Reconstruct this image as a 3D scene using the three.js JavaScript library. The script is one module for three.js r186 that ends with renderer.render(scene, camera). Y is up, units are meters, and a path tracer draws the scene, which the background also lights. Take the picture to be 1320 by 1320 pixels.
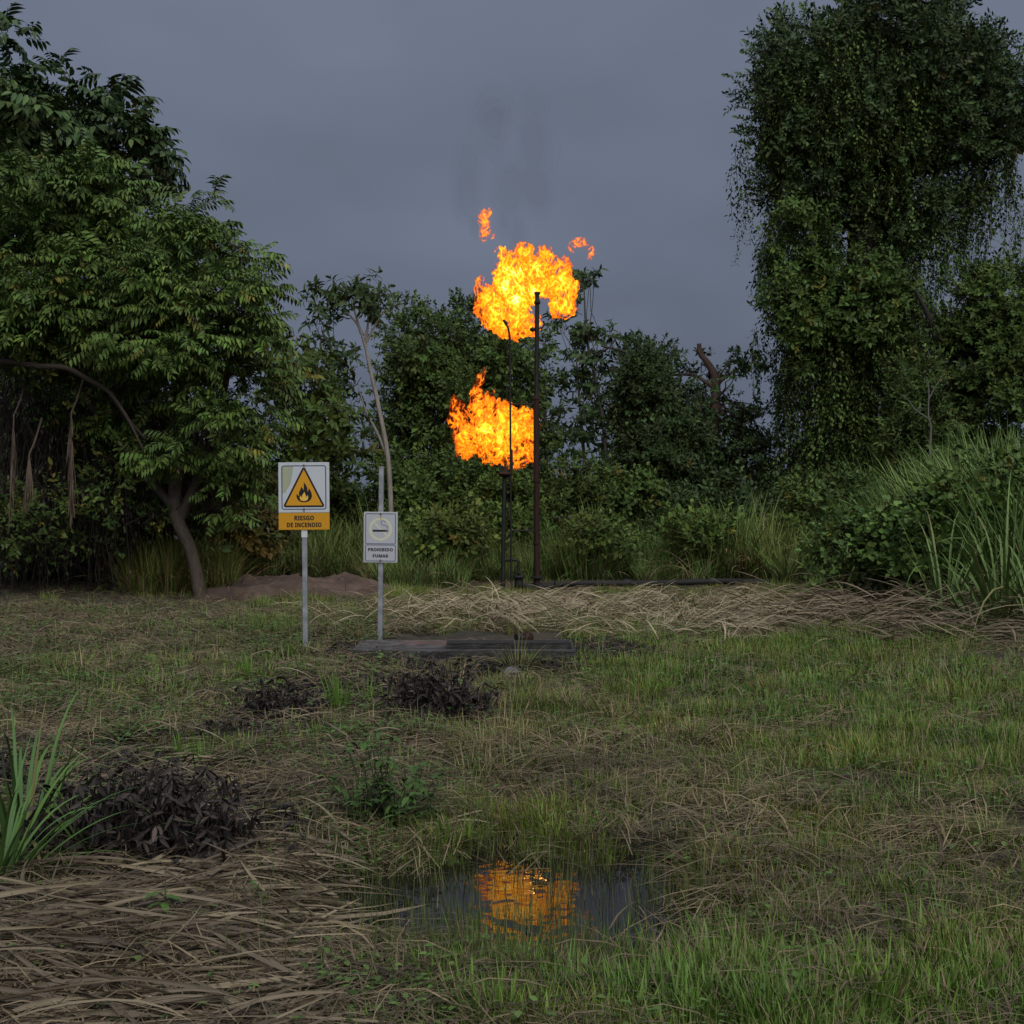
import * as THREE from 'three';
import { ImprovedNoise } from 'three/addons/math/ImprovedNoise.js';
import { MarchingCubes } from 'three/addons/objects/MarchingCubes.js';
import { mergeGeometries } from 'three/addons/utils/BufferGeometryUtils.js';

// ---------------------------------------------------------------- camera, sky, sun, exposure
const scene = new THREE.Scene();
const EYE = 1.6, FOCAL = 1719, HORIZON = 642, HALF = 660;
const camera = new THREE.PerspectiveCamera(2 * Math.atan(HALF / FOCAL) * 180 / Math.PI, 1, 0.1, 3000);
const PITCH = -Math.atan((HALF - HORIZON) / FOCAL);
camera.position.set(0, EYE, 0); camera.rotation.x = PITCH;
const renderer = new THREE.WebGLRenderer({ antialias: true });
renderer.setSize(1024, 1024);
renderer.toneMapping = THREE.LinearToneMapping;
renderer.toneMappingExposure = 1.7;
renderer.shadowMap.enabled = true;
const SKY_ZENITH = [0.134, 0.157, 0.212], SKY_HORIZON = [0.064, 0.077, 0.106];
const sun = new THREE.DirectionalLight(new THREE.Color().setRGB(1.0, 0.98, 0.94), 1.5);
sun.position.set(9, 34, 14); sun.target.position.set(0, 0, -14);
sun.castShadow = true; sun.shadow.radius = 120; sun.shadow.mapSize.set(2048, 2048);
Object.assign(sun.shadow.camera, { left: -40, right: 40, top: 40, bottom: -40, near: 1, far: 120 });
scene.add(sun, sun.target);

// ---------------------------------------------------------------- small tools
let seed = 1;
const reseed = (s) => { seed = (s * 2654435761) >>> 0 || 1; };
const rnd = () => { seed = (seed + 0x6D2B79F5) | 0; let t = Math.imul(seed ^ (seed >>> 15), 1 | seed); t = (t + Math.imul(t ^ (t >>> 7), 61 | t)) ^ t; return ((t ^ (t >>> 14)) >>> 0) / 4294967296; };
const rr = (a, b) => a + (b - a) * rnd();
const gauss = () => (rnd() + rnd() + rnd() + rnd() - 2) * 0.866 * 1.155;
const pick = (a) => a[Math.floor(rnd() * a.length)];
const perlin = new ImprovedNoise();
const noise = (x, y = 0, z = 0) => perlin.noise(x + 71.3, y + 13.7, z + 37.1);
const fbm = (x, y, z, o = 4) => { let s = 0, a = 0.5; for (let i = 0; i < o; i++) { s += a * noise(x, y, z); x = x * 2.03 + 5.1; y = y * 2.03 + 1.7; z = z * 2.03 + 9.2; a *= 0.5; } return s; };
const { clamp, lerp, smoothstep: sstep } = THREE.MathUtils;
const V = (x, y, z) => new THREE.Vector3(x, y, z);
const cosP = Math.cos(PITCH), sinP = Math.sin(PITCH);
// a point of the photograph at a depth, on the ground, and back
function at(u, v, depth) {
  const a = (u - HALF) / FOCAL, b = (HALF - v) / FOCAL, y = b * cosP + sinP, z = b * sinP - cosP, k = depth / -z;
  return V(a * k, EYE + y * k, -depth);
}
function onGround(u, v) {
  const b = (HALF - v) / FOCAL, y = b * cosP + sinP, z = b * sinP - cosP, k = -EYE / y;
  return V((u - HALF) / FOCAL * k, 0, z * k);
}
function toPhoto(x, y, z) {
  const dy = y - EYE, yy = dy * cosP + z * sinP, zz = -dy * sinP + z * cosP;
  return [HALF + FOCAL * x / -zz, HALF - FOCAL * yy / -zz];
}
const pxm = (depth) => FOCAL / depth;                       // photo pixels per metre
const used = new Map();
function numbered(name) { const n = used.get(name) ?? 0; used.set(name, n + 1); return n ? name + '_' + String(n).padStart(3, '0') : name; }
function thing(name, label, category, pos = [0, 0, 0], turn = 0, group) {
  const o = new THREE.Group(); o.name = numbered(name); o.position.set(...pos); o.rotation.y = turn;
  o.userData = { label, category }; if (group) o.userData.group = group;
  scene.add(o); return o;
}
function part(name, geometry, material, parent, extra) {
  const m = new THREE.Mesh(geometry, material); m.name = name; m.castShadow = m.receiveShadow = true;
  if (extra) Object.assign(m.userData, extra);
  parent.add(m); return m;
}
function structure(name, geometry, material) { const m = part(name, geometry, material, scene, { kind: 'structure' }); return m; }

class Geo {                                                 // collects triangles with normals, colours and uv
  constructor() { this.p = []; this.n = []; this.c = []; this.t = []; this.i = []; }
  get count() { return this.p.length / 3; }
  v(p, n, c, u = 0, w = 0) { this.p.push(p.x, p.y, p.z); this.n.push(n.x, n.y, n.z); this.c.push(c[0], c[1], c[2]); this.t.push(u, w); return this.count - 1; }
  f(a, b, c) { this.i.push(a, b, c); }
  done() {
    const g = new THREE.BufferGeometry();
    g.setAttribute('position', new THREE.Float32BufferAttribute(this.p, 3)); g.setAttribute('normal', new THREE.Float32BufferAttribute(this.n, 3));
    g.setAttribute('color', new THREE.Float32BufferAttribute(this.c, 3)); g.setAttribute('uv', new THREE.Float32BufferAttribute(this.t, 2));
    g.setIndex(this.i); return g;
  }
}
const mulc = (c, k) => [c[0] * k, c[1] * k, c[2] * k];
const mixc = (a, b, t) => [lerp(a[0], b[0], t), lerp(a[1], b[1], t), lerp(a[2], b[2], t)];
// a leaf: base, direction, facing, folded along its midrib
const _s = V(), _u = V();
function leaf(G, b, dir, up, len, wid, c, fold = 0.25, bend = 0.25, rows = 2) {
  const d = dir.clone().normalize(), s = _s.crossVectors(d, up).normalize().clone(), n = _u.crossVectors(s, d).normalize().clone();
  const nl = n.clone().addScaledVector(s, fold).normalize(), nr = n.clone().addScaledVector(s, -fold).normalize();
  const a = G.v(b, n, c); let L = a, C = a, R = a;
  for (let k = 1; k <= rows; k++) {
    const t = k / (rows + 1), w = wid * (rows === 1 ? 0.5 : [0, 0.46, 0.4, 0.3][k]), y = t * len;
    const m = b.clone().addScaledVector(d, y).addScaledVector(n, -bend * len * t * t);
    const cl = G.v(m.clone().addScaledVector(s, -w).addScaledVector(n, fold * w), nl, c), cc = G.v(m, n, c), cr = G.v(m.clone().addScaledVector(s, w).addScaledVector(n, fold * w), nr, c);
    if (L === a) { G.f(a, cc, cl); G.f(a, cr, cc); } else { G.f(L, C, cc); G.f(L, cc, cl); G.f(C, R, cr); G.f(C, cr, cc); }
    L = cl; C = cc; R = cr;
  }
  const tip = G.v(b.clone().addScaledVector(d, len).addScaledVector(n, -bend * len), n, c);
  G.f(L, C, tip); G.f(C, R, tip);
}
// a grass blade or dry leaf: a strip that bends under its weight
function blade(G, b, dir, len, wid, c0, c1, o = {}) {
  const seg = o.seg ?? 4, droop = o.droop ?? 1, fold = o.fold ?? 0, twist = o.twist ?? 0, floor = o.floor, curl = o.curl ?? 0;
  const d = dir.clone().normalize(); const p = b.clone(), up = V(0, 1, 0); let side = V().crossVectors(d, up);
  if (side.lengthSq() < 1e-4) side.set(1, 0, 0); side.normalize(); if (o.side) side.copy(o.side).addScaledVector(d, -o.side.dot(d)).normalize();
  let last = null; const step = len / seg;
  for (let k = 0; k <= seg; k++) {
    const t = k / seg, w = wid * 0.5 * (o.shape ? o.shape(t) : (t < 0.25 ? 0.65 + 1.4 * t : Math.pow(1 - (t - 0.25) / 0.75, 0.8)) + 0.02);
    const s = side.clone().applyAxisAngle(d, twist * t), n = V().crossVectors(s, d).normalize(), c = mixc(c0, c1, t);
    const l = p.clone().addScaledVector(s, -w), r = p.clone().addScaledVector(s, w); let row;
    if (fold) {
      const m = p.clone().addScaledVector(n, -fold * w), nl = n.clone().addScaledVector(s, fold).normalize(), nr = n.clone().addScaledVector(s, -fold).normalize();
      row = [G.v(l, nl, c, 0, t), G.v(m, n, c, 0.5, t), G.v(r, nr, c, 1, t)];
    } else row = [G.v(l, n, c, 0, t), G.v(r, n, c, 1, t)];
    if (last) for (let j = 0; j + 1 < row.length; j++) { G.f(last[j], last[j + 1], row[j + 1]); G.f(last[j], row[j + 1], row[j]); }
    last = row; p.addScaledVector(d, step);
    d.y -= droop * step * (0.5 + t); if (curl) d.applyAxisAngle(up, curl / seg);
    d.normalize(); side.addScaledVector(d, -side.dot(d)).normalize();
    if (floor !== undefined && p.y < floor(p.x, p.z)) { p.y = floor(p.x, p.z); if (d.y < 0) { d.y = 0.02; d.normalize(); } }
  }
}
function tube(G, pts, radii, c, sides = 7, rough = 0.08) {
  let last = null; const up = V(0.13, 0.21, 0.97).normalize(); let len = 0;
  for (let k = 0; k < pts.length; k++) {
    const d = V().subVectors(pts[Math.min(k + 1, pts.length - 1)], pts[Math.max(k - 1, 0)]).normalize();
    const s = V().crossVectors(d, up).normalize(), n = V().crossVectors(s, d), row = []; if (k) len += pts[k].distanceTo(pts[k - 1]);
    for (let j = 0; j <= sides; j++) {
      const a = j / sides * Math.PI * 2, o = s.clone().multiplyScalar(Math.cos(a)).addScaledVector(n, Math.sin(a));
      const r = radii[k] * (1 + rough * noise(j % sides * 1.7, k * 0.9, radii[0] * 50));
      row.push(G.v(pts[k].clone().addScaledVector(o, r), o, c, j / sides, len));
    }
    if (last) for (let j = 0; j < sides; j++) { G.f(last[j], row[j + 1], last[j + 1]); G.f(last[j], row[j], row[j + 1]); }
    last = row;
  }
}
function limb(G, a, b, r0, r1, c, o = {}) {                  // a crooked branch from a to b
  const n = o.n ?? 6, len = a.distanceTo(b), wob = (o.wob ?? 0.06) * len, sag = (o.sag ?? 0) * len, pts = [], rad = [], k0 = rr(0, 90);
  for (let k = 0; k <= n; k++) {
    const t = k / n, e = Math.sin(t * Math.PI);
    pts.push(a.clone().lerp(b, t).add(V(noise(t * 2.2, k0) * wob * e * 2, sag * e + noise(t * 2.2, 7, k0) * wob * e, noise(k0, t * 2.2, 3) * wob * e * 2)));
    rad.push(lerp(r0, r1, Math.pow(t, 0.8)));
  }
  tube(G, pts, rad, c, o.sides ?? 6); return pts;
}
function scatter(name, geometry, material, items, parent, extra) {
  const m = new THREE.InstancedMesh(geometry, material, items.length); m.name = name; m.castShadow = m.receiveShadow = true;
  const M = new THREE.Matrix4(), q = new THREE.Quaternion(), e = new THREE.Euler(), c = new THREE.Color(), S = V();
  items.forEach((o, i) => {
    if (o.q) q.copy(o.q); else q.setFromEuler(e.set(o.rx ?? 0, o.ry ?? 0, o.rz ?? 0, 'YXZ'));
    M.compose(o.p, q, typeof o.s === 'number' ? S.set(o.s, o.sy ?? o.s, o.s) : S.copy(o.s)); m.setMatrixAt(i, M);
    const t = o.c ?? [1, 1, 1]; m.setColorAt(i, c.setRGB(t[0], t[1], t[2]));
  });
  Object.assign(m.userData, extra ?? { kind: 'stuff' }); parent.add(m); return m;
}
function planted(name, geometry, material, items, parent, extra) { // the same, joined into one mesh
  const a = geometry.attributes, n = a.position.count, ix = geometry.index.array, P = new Float32Array(items.length * n * 3), N = new Float32Array(P.length), Cc = new Float32Array(P.length), I = new Uint32Array(items.length * ix.length);
  const M = new THREE.Matrix4(), NM = new THREE.Matrix3(), q = new THREE.Quaternion(), e = new THREE.Euler(), S = V(), w = V();
  items.forEach((o, k) => {
    q.setFromEuler(e.set(o.rx ?? 0, o.ry ?? 0, o.rz ?? 0, 'YXZ')); M.compose(o.p, q, S.set(o.s, o.sy ?? o.s, o.s)); NM.getNormalMatrix(M); const b = k * n;
    for (let i = 0; i < n; i++) { w.fromBufferAttribute(a.position, i).applyMatrix4(M).toArray(P, (b + i) * 3); w.fromBufferAttribute(a.normal, i).applyMatrix3(NM).normalize().toArray(N, (b + i) * 3); for (let j = 0; j < 3; j++) Cc[(b + i) * 3 + j] = a.color.array[i * 3 + j] * o.c[j]; }
    for (let i = 0; i < ix.length; i++) I[k * ix.length + i] = ix[i] + b;
  });
  const g = new THREE.BufferGeometry(); g.setAttribute('position', new THREE.BufferAttribute(P, 3)); g.setAttribute('normal', new THREE.BufferAttribute(N, 3)); g.setAttribute('color', new THREE.BufferAttribute(Cc, 3)); g.setIndex(new THREE.BufferAttribute(I, 1));
  return part(name, g, material, parent, extra);
}
function dataTexture(n, fn, srgb, repeat) {
  const d = new Uint8Array(n * n * 4);
  for (let y = 0; y < n; y++) for (let x = 0; x < n; x++) { const c = fn(x / n, y / n), k = (y * n + x) * 4; for (let j = 0; j < 3; j++) d[k + j] = clamp(c[j] * 255, 0, 255); d[k + 3] = 255; }
  const t = new THREE.DataTexture(d, n, n); t.wrapS = t.wrapT = THREE.RepeatWrapping; t.magFilter = THREE.LinearFilter; if (srgb) t.colorSpace = THREE.SRGBColorSpace;
  if (repeat) t.repeat.set(...repeat); t.needsUpdate = true; return t;
}
// noise that repeats over the unit square
const tiled = (x, y, f, z = 0) => { const a = noise(x * f, y * f, z), b = noise((x - 1) * f, y * f, z), c = noise(x * f, (y - 1) * f, z), d = noise((x - 1) * f, (y - 1) * f, z); return lerp(lerp(a, b, x), lerp(c, d, x), y); };
const tfbm = (x, y, f, o = 4, z = 0) => { let s = 0, a = 0.6; for (let i = 0; i < o; i++) { s += a * tiled(x, y, f, z + i * 7.7); f *= 2; a *= 0.55; } return s; };

// ---------------------------------------------------------------- sky: an even overcast, brighter towards the zenith as overcast skies are
{
  const W = 1024, H = 512, d = new Float32Array(W * H * 4);
  for (let y = 0; y < H; y++) {
    const el = ((y + 0.5) / H - 0.5) * Math.PI, se = Math.max(0, Math.sin(el)), base = mixc(SKY_HORIZON, SKY_ZENITH, Math.pow(se, 0.85));
    for (let x = 0; x < W; x++) {
      const az = (x + 0.5) / W * Math.PI * 2, cx = Math.cos(az) * Math.cos(el), cz = Math.sin(az) * Math.cos(el), k = 1 / (se + 0.25);
      const n = 1 + 0.26 * fbm(cx * k * 2.2, 3.1, cz * k * 2.2, 5) + 0.16 * fbm(cx * 3, se * 10, cz * 3, 4);
      const o = (y * W + x) * 4; for (let j = 0; j < 3; j++) d[o + j] = base[j] * (el < 0 ? 0.6 : n); d[o + 3] = 1;
    }
  }
  const t = new THREE.DataTexture(d, W, H, THREE.RGBAFormat, THREE.FloatType); t.mapping = THREE.EquirectangularReflectionMapping; t.magFilter = THREE.LinearFilter; t.needsUpdate = true;
  scene.background = t; scene.environment = t;
}

// ---------------------------------------------------------------- materials
const std = (o) => new THREE.MeshStandardMaterial({ roughness: 0.8, ...o });
const leafMat = new THREE.MeshPhysicalMaterial({ vertexColors: true, roughness: 0.62, side: THREE.DoubleSide, specularIntensity: 0.6 }); leafMat.name = 'leaf';
const grassMat = new THREE.MeshPhysicalMaterial({ vertexColors: true, roughness: 0.6, side: THREE.DoubleSide, specularIntensity: 0.6 }); grassMat.name = 'grass';
const strawTex = dataTexture(256, (x, y) => { const k = 0.72 + 0.5 * tfbm(x, y * 0.999, 3, 3) + 0.22 * tiled(x, 0.5, 48, 3) + 0.12 * tiled(x, y, 24, 9); return [k, k * 0.985, k * 0.96]; }, false);
const strawMat = std({ vertexColors: true, roughness: 0.75, side: THREE.DoubleSide, map: strawTex }); strawMat.name = 'straw';
const barkTex = dataTexture(256, (x, y) => { const k = 0.62 + 0.5 * tfbm(x, y, 4, 4) + 0.35 * tiled(x, y * 0.5, 20, 5); return [k, k, k]; }, false);
const barkMat = std({ vertexColors: true, roughness: 0.9, map: barkTex, bumpMap: barkTex, bumpScale: 0.015 }); barkMat.name = 'bark';
const soilTex = dataTexture(512, (x, y) => { const k = 0.7 + 0.7 * tfbm(x, y, 6, 6) + 0.12 * tiled(x, y, 90, 4); return [k, k * 0.97, k * 0.93]; }, false);
const soilMat = std({ vertexColors: true, roughness: 0.95, map: soilTex, bumpMap: soilTex, bumpScale: 0.02 }); soilMat.name = 'soil';
const rustTex = dataTexture(256, (x, y) => { const a = tfbm(x, y, 5, 5), b = clamp(0.5 + 1.6 * a, 0, 1), g = tiled(x, y, 60, 2) * 0.2; return mixc([0.20, 0.13, 0.11], [0.36, 0.20, 0.14], b).map((q) => q * (1 + g)); }, true);
const rustMat = std({ color: new THREE.Color().setRGB(0.42, 0.34, 0.35), map: rustTex, bumpMap: rustTex, bumpScale: 0.004, roughness: 0.8, metalness: 0.25 }); rustMat.name = 'rusty_steel';
const sootTex = dataTexture(256, (x, y) => { const a = tfbm(x, y, 6, 5), k = 0.13 + 0.12 * a; return [k * 1.05, k, k * 0.98]; }, true);
const sootMat = std({ map: sootTex, bumpMap: sootTex, bumpScale: 0.003, roughness: 0.7, metalness: 0.35 }); sootMat.name = 'sooty_steel';
const zincTex = dataTexture(256, (x, y) => { const k = 0.62 + 0.22 * tfbm(x, y, 9, 4); return [k * 0.98, k, k * 1.03]; }, true);
const zincMat = std({ map: zincTex, roughness: 0.5, metalness: 0.6 }); zincMat.name = 'galvanised_steel';

// ---------------------------------------------------------------- ground
const pool = onGround(652, 1160);
const bump = (u, v, cx, cy, rx, ry) => Math.exp(-(((u - cx) / rx) ** 2 + ((v - cy) / ry) ** 2));
function poolEdge(x, z) {                                    // below 1 inside the puddle
  const dx = (x - pool.x + 0.05) / 0.86, dz = (z - pool.z - 0.02) / 0.86;
  return Math.sqrt(dx * dx + dz * dz) + 0.85 * fbm(x * 2.1, 4, z * 2.1, 3) + 0.35 * noise(x * 6, 9, z * 6);
}
function groundY(x, z) {
  let h = 0.04 + 0.06 * fbm(x * 0.7, 1, z * 0.7, 3) + 0.075 * fbm(x * 2.6, 5, z * 2.6, 3);
  const e = poolEdge(x, z); h = lerp(h, -0.09, 1 - sstep(e, 0.75, 1.35));
  if (z > -19 && z < -3) h += 0.035 * (1 - sstep(x, -2.2, -0.6)) * (0.5 + fbm(x * 1.1, 8, z * 1.1, 3) * 2.4) * sstep(-z, 3.5, 5);
  h += (0.8 * sstep(x, 5.4, 8.4) + 0.25 * sstep(x, 5.0, 6.6)) * sstep(-z, 15.5 - 0.25 * Math.max(0, x - 5), 19.5 - 0.25 * Math.max(0, x - 5));
  return h;
}
{
  const xs = [], zs = [];
  const ax = (a, b, n, to) => { for (let k = 0; k < n; k++) to.push(lerp(a, b, k / n)); };
  ax(-400, -60, 6, xs); ax(-60, -12, 24, xs); ax(-12, -3.2, 60, xs); ax(-3.2, 4.2, 150, xs); ax(4.2, 13, 60, xs); ax(13, 60, 24, xs); ax(60, 400, 7, xs); xs.push(400);
  ax(60, -2, 12, zs); ax(-2, -8, 130, zs); ax(-8, -16, 90, zs); ax(-16, -30, 70, zs); ax(-30, -60, 20, zs); ax(-60, -900, 10, zs); zs.push(-900);
  const G = new Geo(), N = V(0, 1, 0);
  for (const z of zs) for (const x of xs) {
    const y = Math.abs(x) < 40 && z > -60 ? groundY(x, z) : 0.05, [u, v] = z < -1 ? toPhoto(x, 0, z) : [660, 2000];
    const k = clamp(0.5 + 1.3 * fbm(x * 0.9, 2, z * 0.9, 4), 0, 1); let c = mixc([0.045, 0.034, 0.024], [0.10, 0.075, 0.05], k);
    c = mixc(c, [0.035, 0.04, 0.018], clamp(0.55 + fbm(x * 1.7, 6, z * 1.7, 3) * 1.5, 0, 1) * 0.7);
    const burn = Math.max(bump(u, v, 760, 850, 70, 16), bump(u, v, 470, 850, 60, 14), bump(u, v, 620, 868, 130, 10), bump(u, v, 410, 915, 130, 40) * 0.8, bump(u, v, 170, 1060, 150, 60) * 0.7, bump(u, v, 560, 905, 70, 26) * 0.8);
    c = mixc(c, [0.012, 0.011, 0.011], clamp(burn * 1.3, 0, 0.92));
    if (poolEdge(x, z) < 1.5) c = mixc(c, [0.02, 0.016, 0.011], 0.8);
    G.v(V(x, y, z), N, c, x, z);
  }
  for (let j = 0; j + 1 < zs.length; j++) for (let i = 0; i + 1 < xs.length; i++) { const a = j * xs.length + i, b = a + 1, c = a + xs.length, d = c + 1; G.f(a, b, d); G.f(a, d, c); }
  const g = G.done(); g.computeVertexNormals();
  structure('ground', g, soilMat);
}
{ // the puddle's water: a shallow still sheet with an oily shine
  const G = new Geo(), n = 40;
  for (let j = 0; j <= n; j++) for (let i = 0; i <= n; i++) { const x = pool.x + (i / n - 0.5) * 3.4, z = pool.z + (j / n - 0.5) * 3.4; G.v(V(x, -0.015, z), V(0, 1, 0), [1, 1, 1], x, z); }
  for (let j = 0; j < n; j++) for (let i = 0; i < n; i++) { const a = j * (n + 1) + i, b = a + 1, c = a + n + 1, d = c + 1; G.f(a, d, b); G.f(a, c, d); }
  const ripple = dataTexture(256, (x, y) => { const k = 0.5 + 0.5 * tfbm(x, y, 5, 3); return [k, k, k]; }, false, [1.2, 1.2]);
  const water = new THREE.MeshPhysicalMaterial({ color: new THREE.Color().setRGB(0.012, 0.010, 0.008), roughness: 0.03, ior: 1.33, bumpMap: ripple, bumpScale: 0.005 }); water.name = 'dark_water';
  structure('puddle_water', G.done(), water);
}
{ // reddish mound of bare soil behind the signs
  const G = new Geo(), c = onGround(395, 772), n = 48; c.z = -21.8; c.x = (390 - HALF) / FOCAL * 21.8;
  for (let j = 0; j <= 20; j++) for (let i = 0; i <= n; i++) {
    const a = i / n * 2 - 1, b = j / 20 * 2 - 1, x = c.x + a * 1.6, z = c.z + b * 1.3, r = Math.max(0, 1 - a * a) * Math.max(0, 1 - b * b);
    const y = groundY(x, z) - 0.06 + 0.5 * Math.pow(r, 0.5) * (0.75 + 0.7 * fbm(x * 1.3, 3, z * 1.3, 3) + 0.25 * fbm(x * 6, 3, z * 6, 3)) * lerp(1, 0.75, a * 0.5 + 0.5);
    const k = clamp(0.5 + 1.4 * fbm(x * 2, 7, z * 3, 4), 0, 1);
    G.v(V(x, y, z), V(0, 1, 0), mixc([0.072, 0.045, 0.034], [0.155, 0.112, 0.088], k), x, z);
  }
  for (let j = 0; j < 20; j++) for (let i = 0; i < n; i++) { const a = j * (n + 1) + i, b = a + 1, d = a + n + 1; G.f(a, d, b); G.f(b, d, d + 1); }
  const g = G.done(); g.computeVertexNormals(); structure('dirt_mound', g, soilMat);
}

// ---------------------------------------------------------------- foliage
// a spray: leaves on a short twig, growing along +y from the origin
function spray(o) {
  const G = new Geo(), n = o.n ?? 12, L = o.len ?? 0.15, W = o.wid ?? 0.06, T = o.twig ?? 0.4, hang = o.hang ?? 0;
  reseed(o.seed ?? 5);
  for (let k = 0; k < n; k++) {
    const t = (k + 0.6) / n, a = k * 2.4 + rr(-0.4, 0.4), open = lerp(o.open ?? 1.1, 0.35, t * t);
    const b = V(rr(-1, 1) * (o.wide ?? 0.05), t * T, rr(-1, 1) * (o.wide ?? 0.05));
    const d = V(Math.cos(a) * Math.sin(open), Math.cos(open) - hang, Math.sin(a) * Math.sin(open)).normalize();
    const s = rr(0.7, 1.2), g = rr(0.72, 1.25), c = mixc(o.c0 ?? [0.05, 0.09, 0.02], o.c1 ?? [0.09, 0.14, 0.03], rnd());
    const up = V(rr(-0.4, 0.4), 1, rr(-0.4, 0.4));
    if (o.pinnate) { const side = k % 2 ? 1 : -1, yy = t * T, bb = V(0, yy, -0.35 * T * t * t), dd = V(side * (k === n - 1 ? 0.1 : 1), 0.55, -0.35 - rr(0, 0.5)).normalize(); leaf(G, bb, dd, V(rr(-0.25, 0.25), rr(-0.2, 0.2), 1), L * s * (0.75 + 0.5 * Math.sin(t * 3)), W * s, mulc(c, g), 0.3, 0.35); }
    else if (o.palm) for (let j = -2; j <= 2; j++) { const dd = d.clone().applyAxisAngle(up.clone().normalize(), j * 0.62); leaf(G, b.clone().addScaledVector(d, 0.03), dd, up, L * s * (1 - 0.13 * Math.abs(j)), W * s, mulc(c, g), 0.3, 0.3); }
    else leaf(G, b, d, up, L * s, W * s, mulc(c, g), 0.3, o.bend ?? 0.25);
  }
  if (o.stem !== false) tube(G, o.pinnate ? [V(0, 0, 0), V(0, T * 0.5, -0.09 * T), V(0, T, -0.35 * T)] : [V(0, 0, 0), V(0.01, T * 0.5, 0.01), V(0, T, 0)], [0.008, 0.006, 0.003], [0.06, 0.06, 0.03], 3, 0);
  return G.done();
}
// a length of hanging vine with leaves on all sides, hanging from the origin down
function vineLength(o) {
  const G = new Geo(), n = o.n ?? 16, H = o.h ?? 0.7, R = o.r ?? 0.1; reseed(o.seed ?? 9);
  for (let k = 0; k < n; k++) {
    const a = rr(0, 6.3), b = V(Math.cos(a) * R * rnd(), -H * (k + rnd()) / n, Math.sin(a) * R * rnd()), d = V(Math.cos(a), rr(-1.5, -0.1), Math.sin(a));
    leaf(G, b, d, V(Math.cos(a) * 0.6, 1, Math.sin(a) * 0.6), (o.len ?? 0.12) * rr(0.7, 1.3), (o.wid ?? 0.08) * rr(0.7, 1.2), mulc(mixc(o.c0, o.c1, rnd()), rr(0.7, 1.25)), 0.2, 0.2, 1);
  }
  tube(G, [V(0, 0, 0), V(0.02, -H * 0.5, 0.01), V(0, -H, 0)], [0.006, 0.006, 0.004], [0.05, 0.05, 0.03], 3, 0);
  return G.done();
}
const Yup = V(0, 1, 0);
const turnTo = (d) => new THREE.Quaternion().setFromUnitVectors(Yup, d.clone().normalize()).multiply(new THREE.Quaternion().setFromAxisAngle(Yup, rr(0, 6.3)));
const _m4 = new THREE.Matrix4();
function levelTo(d) { const y = d.clone().add(V(rr(-0.4, 0.4), rr(-0.35, 0.35), rr(-0.4, 0.4))).normalize(), x = V().crossVectors(y, V(rr(-0.7, 0.7), 1, rr(-0.7, 0.7))).normalize(), z = V().crossVectors(x, y); return new THREE.Quaternion().setFromRotationMatrix(_m4.makeBasis(x, y, z)); }
const inBall = () => { for (;;) { const p = V(rr(-1, 1), rr(-1, 1), rr(-1, 1)); if (p.lengthSq() <= 1) return p; } };
// blobs are [u, v, ru, rv, depth, thickness in m, weight] as they stand in the photograph; the tree stands at its own depth
function blobsAt(list, depth) {
  return list.map(([u, v, ru, rv, dd = 0, th, w = 1]) => { const D = depth + dd, k = pxm(D); return { c: at(u, v, D), r: V(ru / k, rv / k, th ?? Math.min(ru, rv) / k * 1.1), w }; });
}
function crownItems(blobs, o) {
  const inset = (o.inset ?? 0.5) * (0.6 * (o.cr ?? 0.4) + 0.3 * (o.spray.twig ?? 0.4) * (o.s ?? 1)); for (const b of blobs) { b.r.x = Math.max(b.r.x * 0.3, b.r.x - inset); b.r.y = Math.max(b.r.y * 0.3, b.r.y - inset * (o.flat ?? 0.7)); }
  const items = [], clumps = []; let area = 0; for (const b of blobs) area += b.r.x * b.r.y * b.w;
  for (const b of blobs) {
    const n = Math.max(1, Math.round(o.clumps * b.r.x * b.r.y * b.w / area));
    for (let k = 0; k < n; k++) { const q = inBall(), L = q.length() || 1, t = Math.pow(L, o.shell ?? 0.45) / L; clumps.push({ p: q.multiplyScalar(t).multiply(b.r).add(b.c), from: b }); }
  }
  for (const c of clumps) {
    const tone = rr(0.72, 1.22), m = Math.round(o.per * rr(0.6, 1.4)), R = (o.cr ?? 0.4) * rr(0.7, 1.25);
    for (let k = 0; k < m; k++) {
      const q = inBall(), p = V(q.x * R, q.y * R * (o.flat ?? 0.7), q.z * R), out = V().subVectors(c.p, c.from.c).divide(c.from.r).multiplyScalar(0.6).add(q).add(V(0, o.lift ?? 0.5, 0));
      const g = tone * rr(0.8, 1.2), w = rnd() < (o.old ?? 0.02) ? 1 : 0;
      items.push({ p: p.add(c.p), q: o.level ? levelTo(V(out.x, out.y * 0.45 - 0.1, out.z)) : turnTo(out), s: (o.s ?? 1) * rr(0.55, 1.3), c: w ? [1.9 * g, 1.05 * g, 0.9 * g] : [g * rr(0.9, 1.15), g, g * rr(0.85, 1.15)] });
    }
  }
  return { items, clumps };
}
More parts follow.
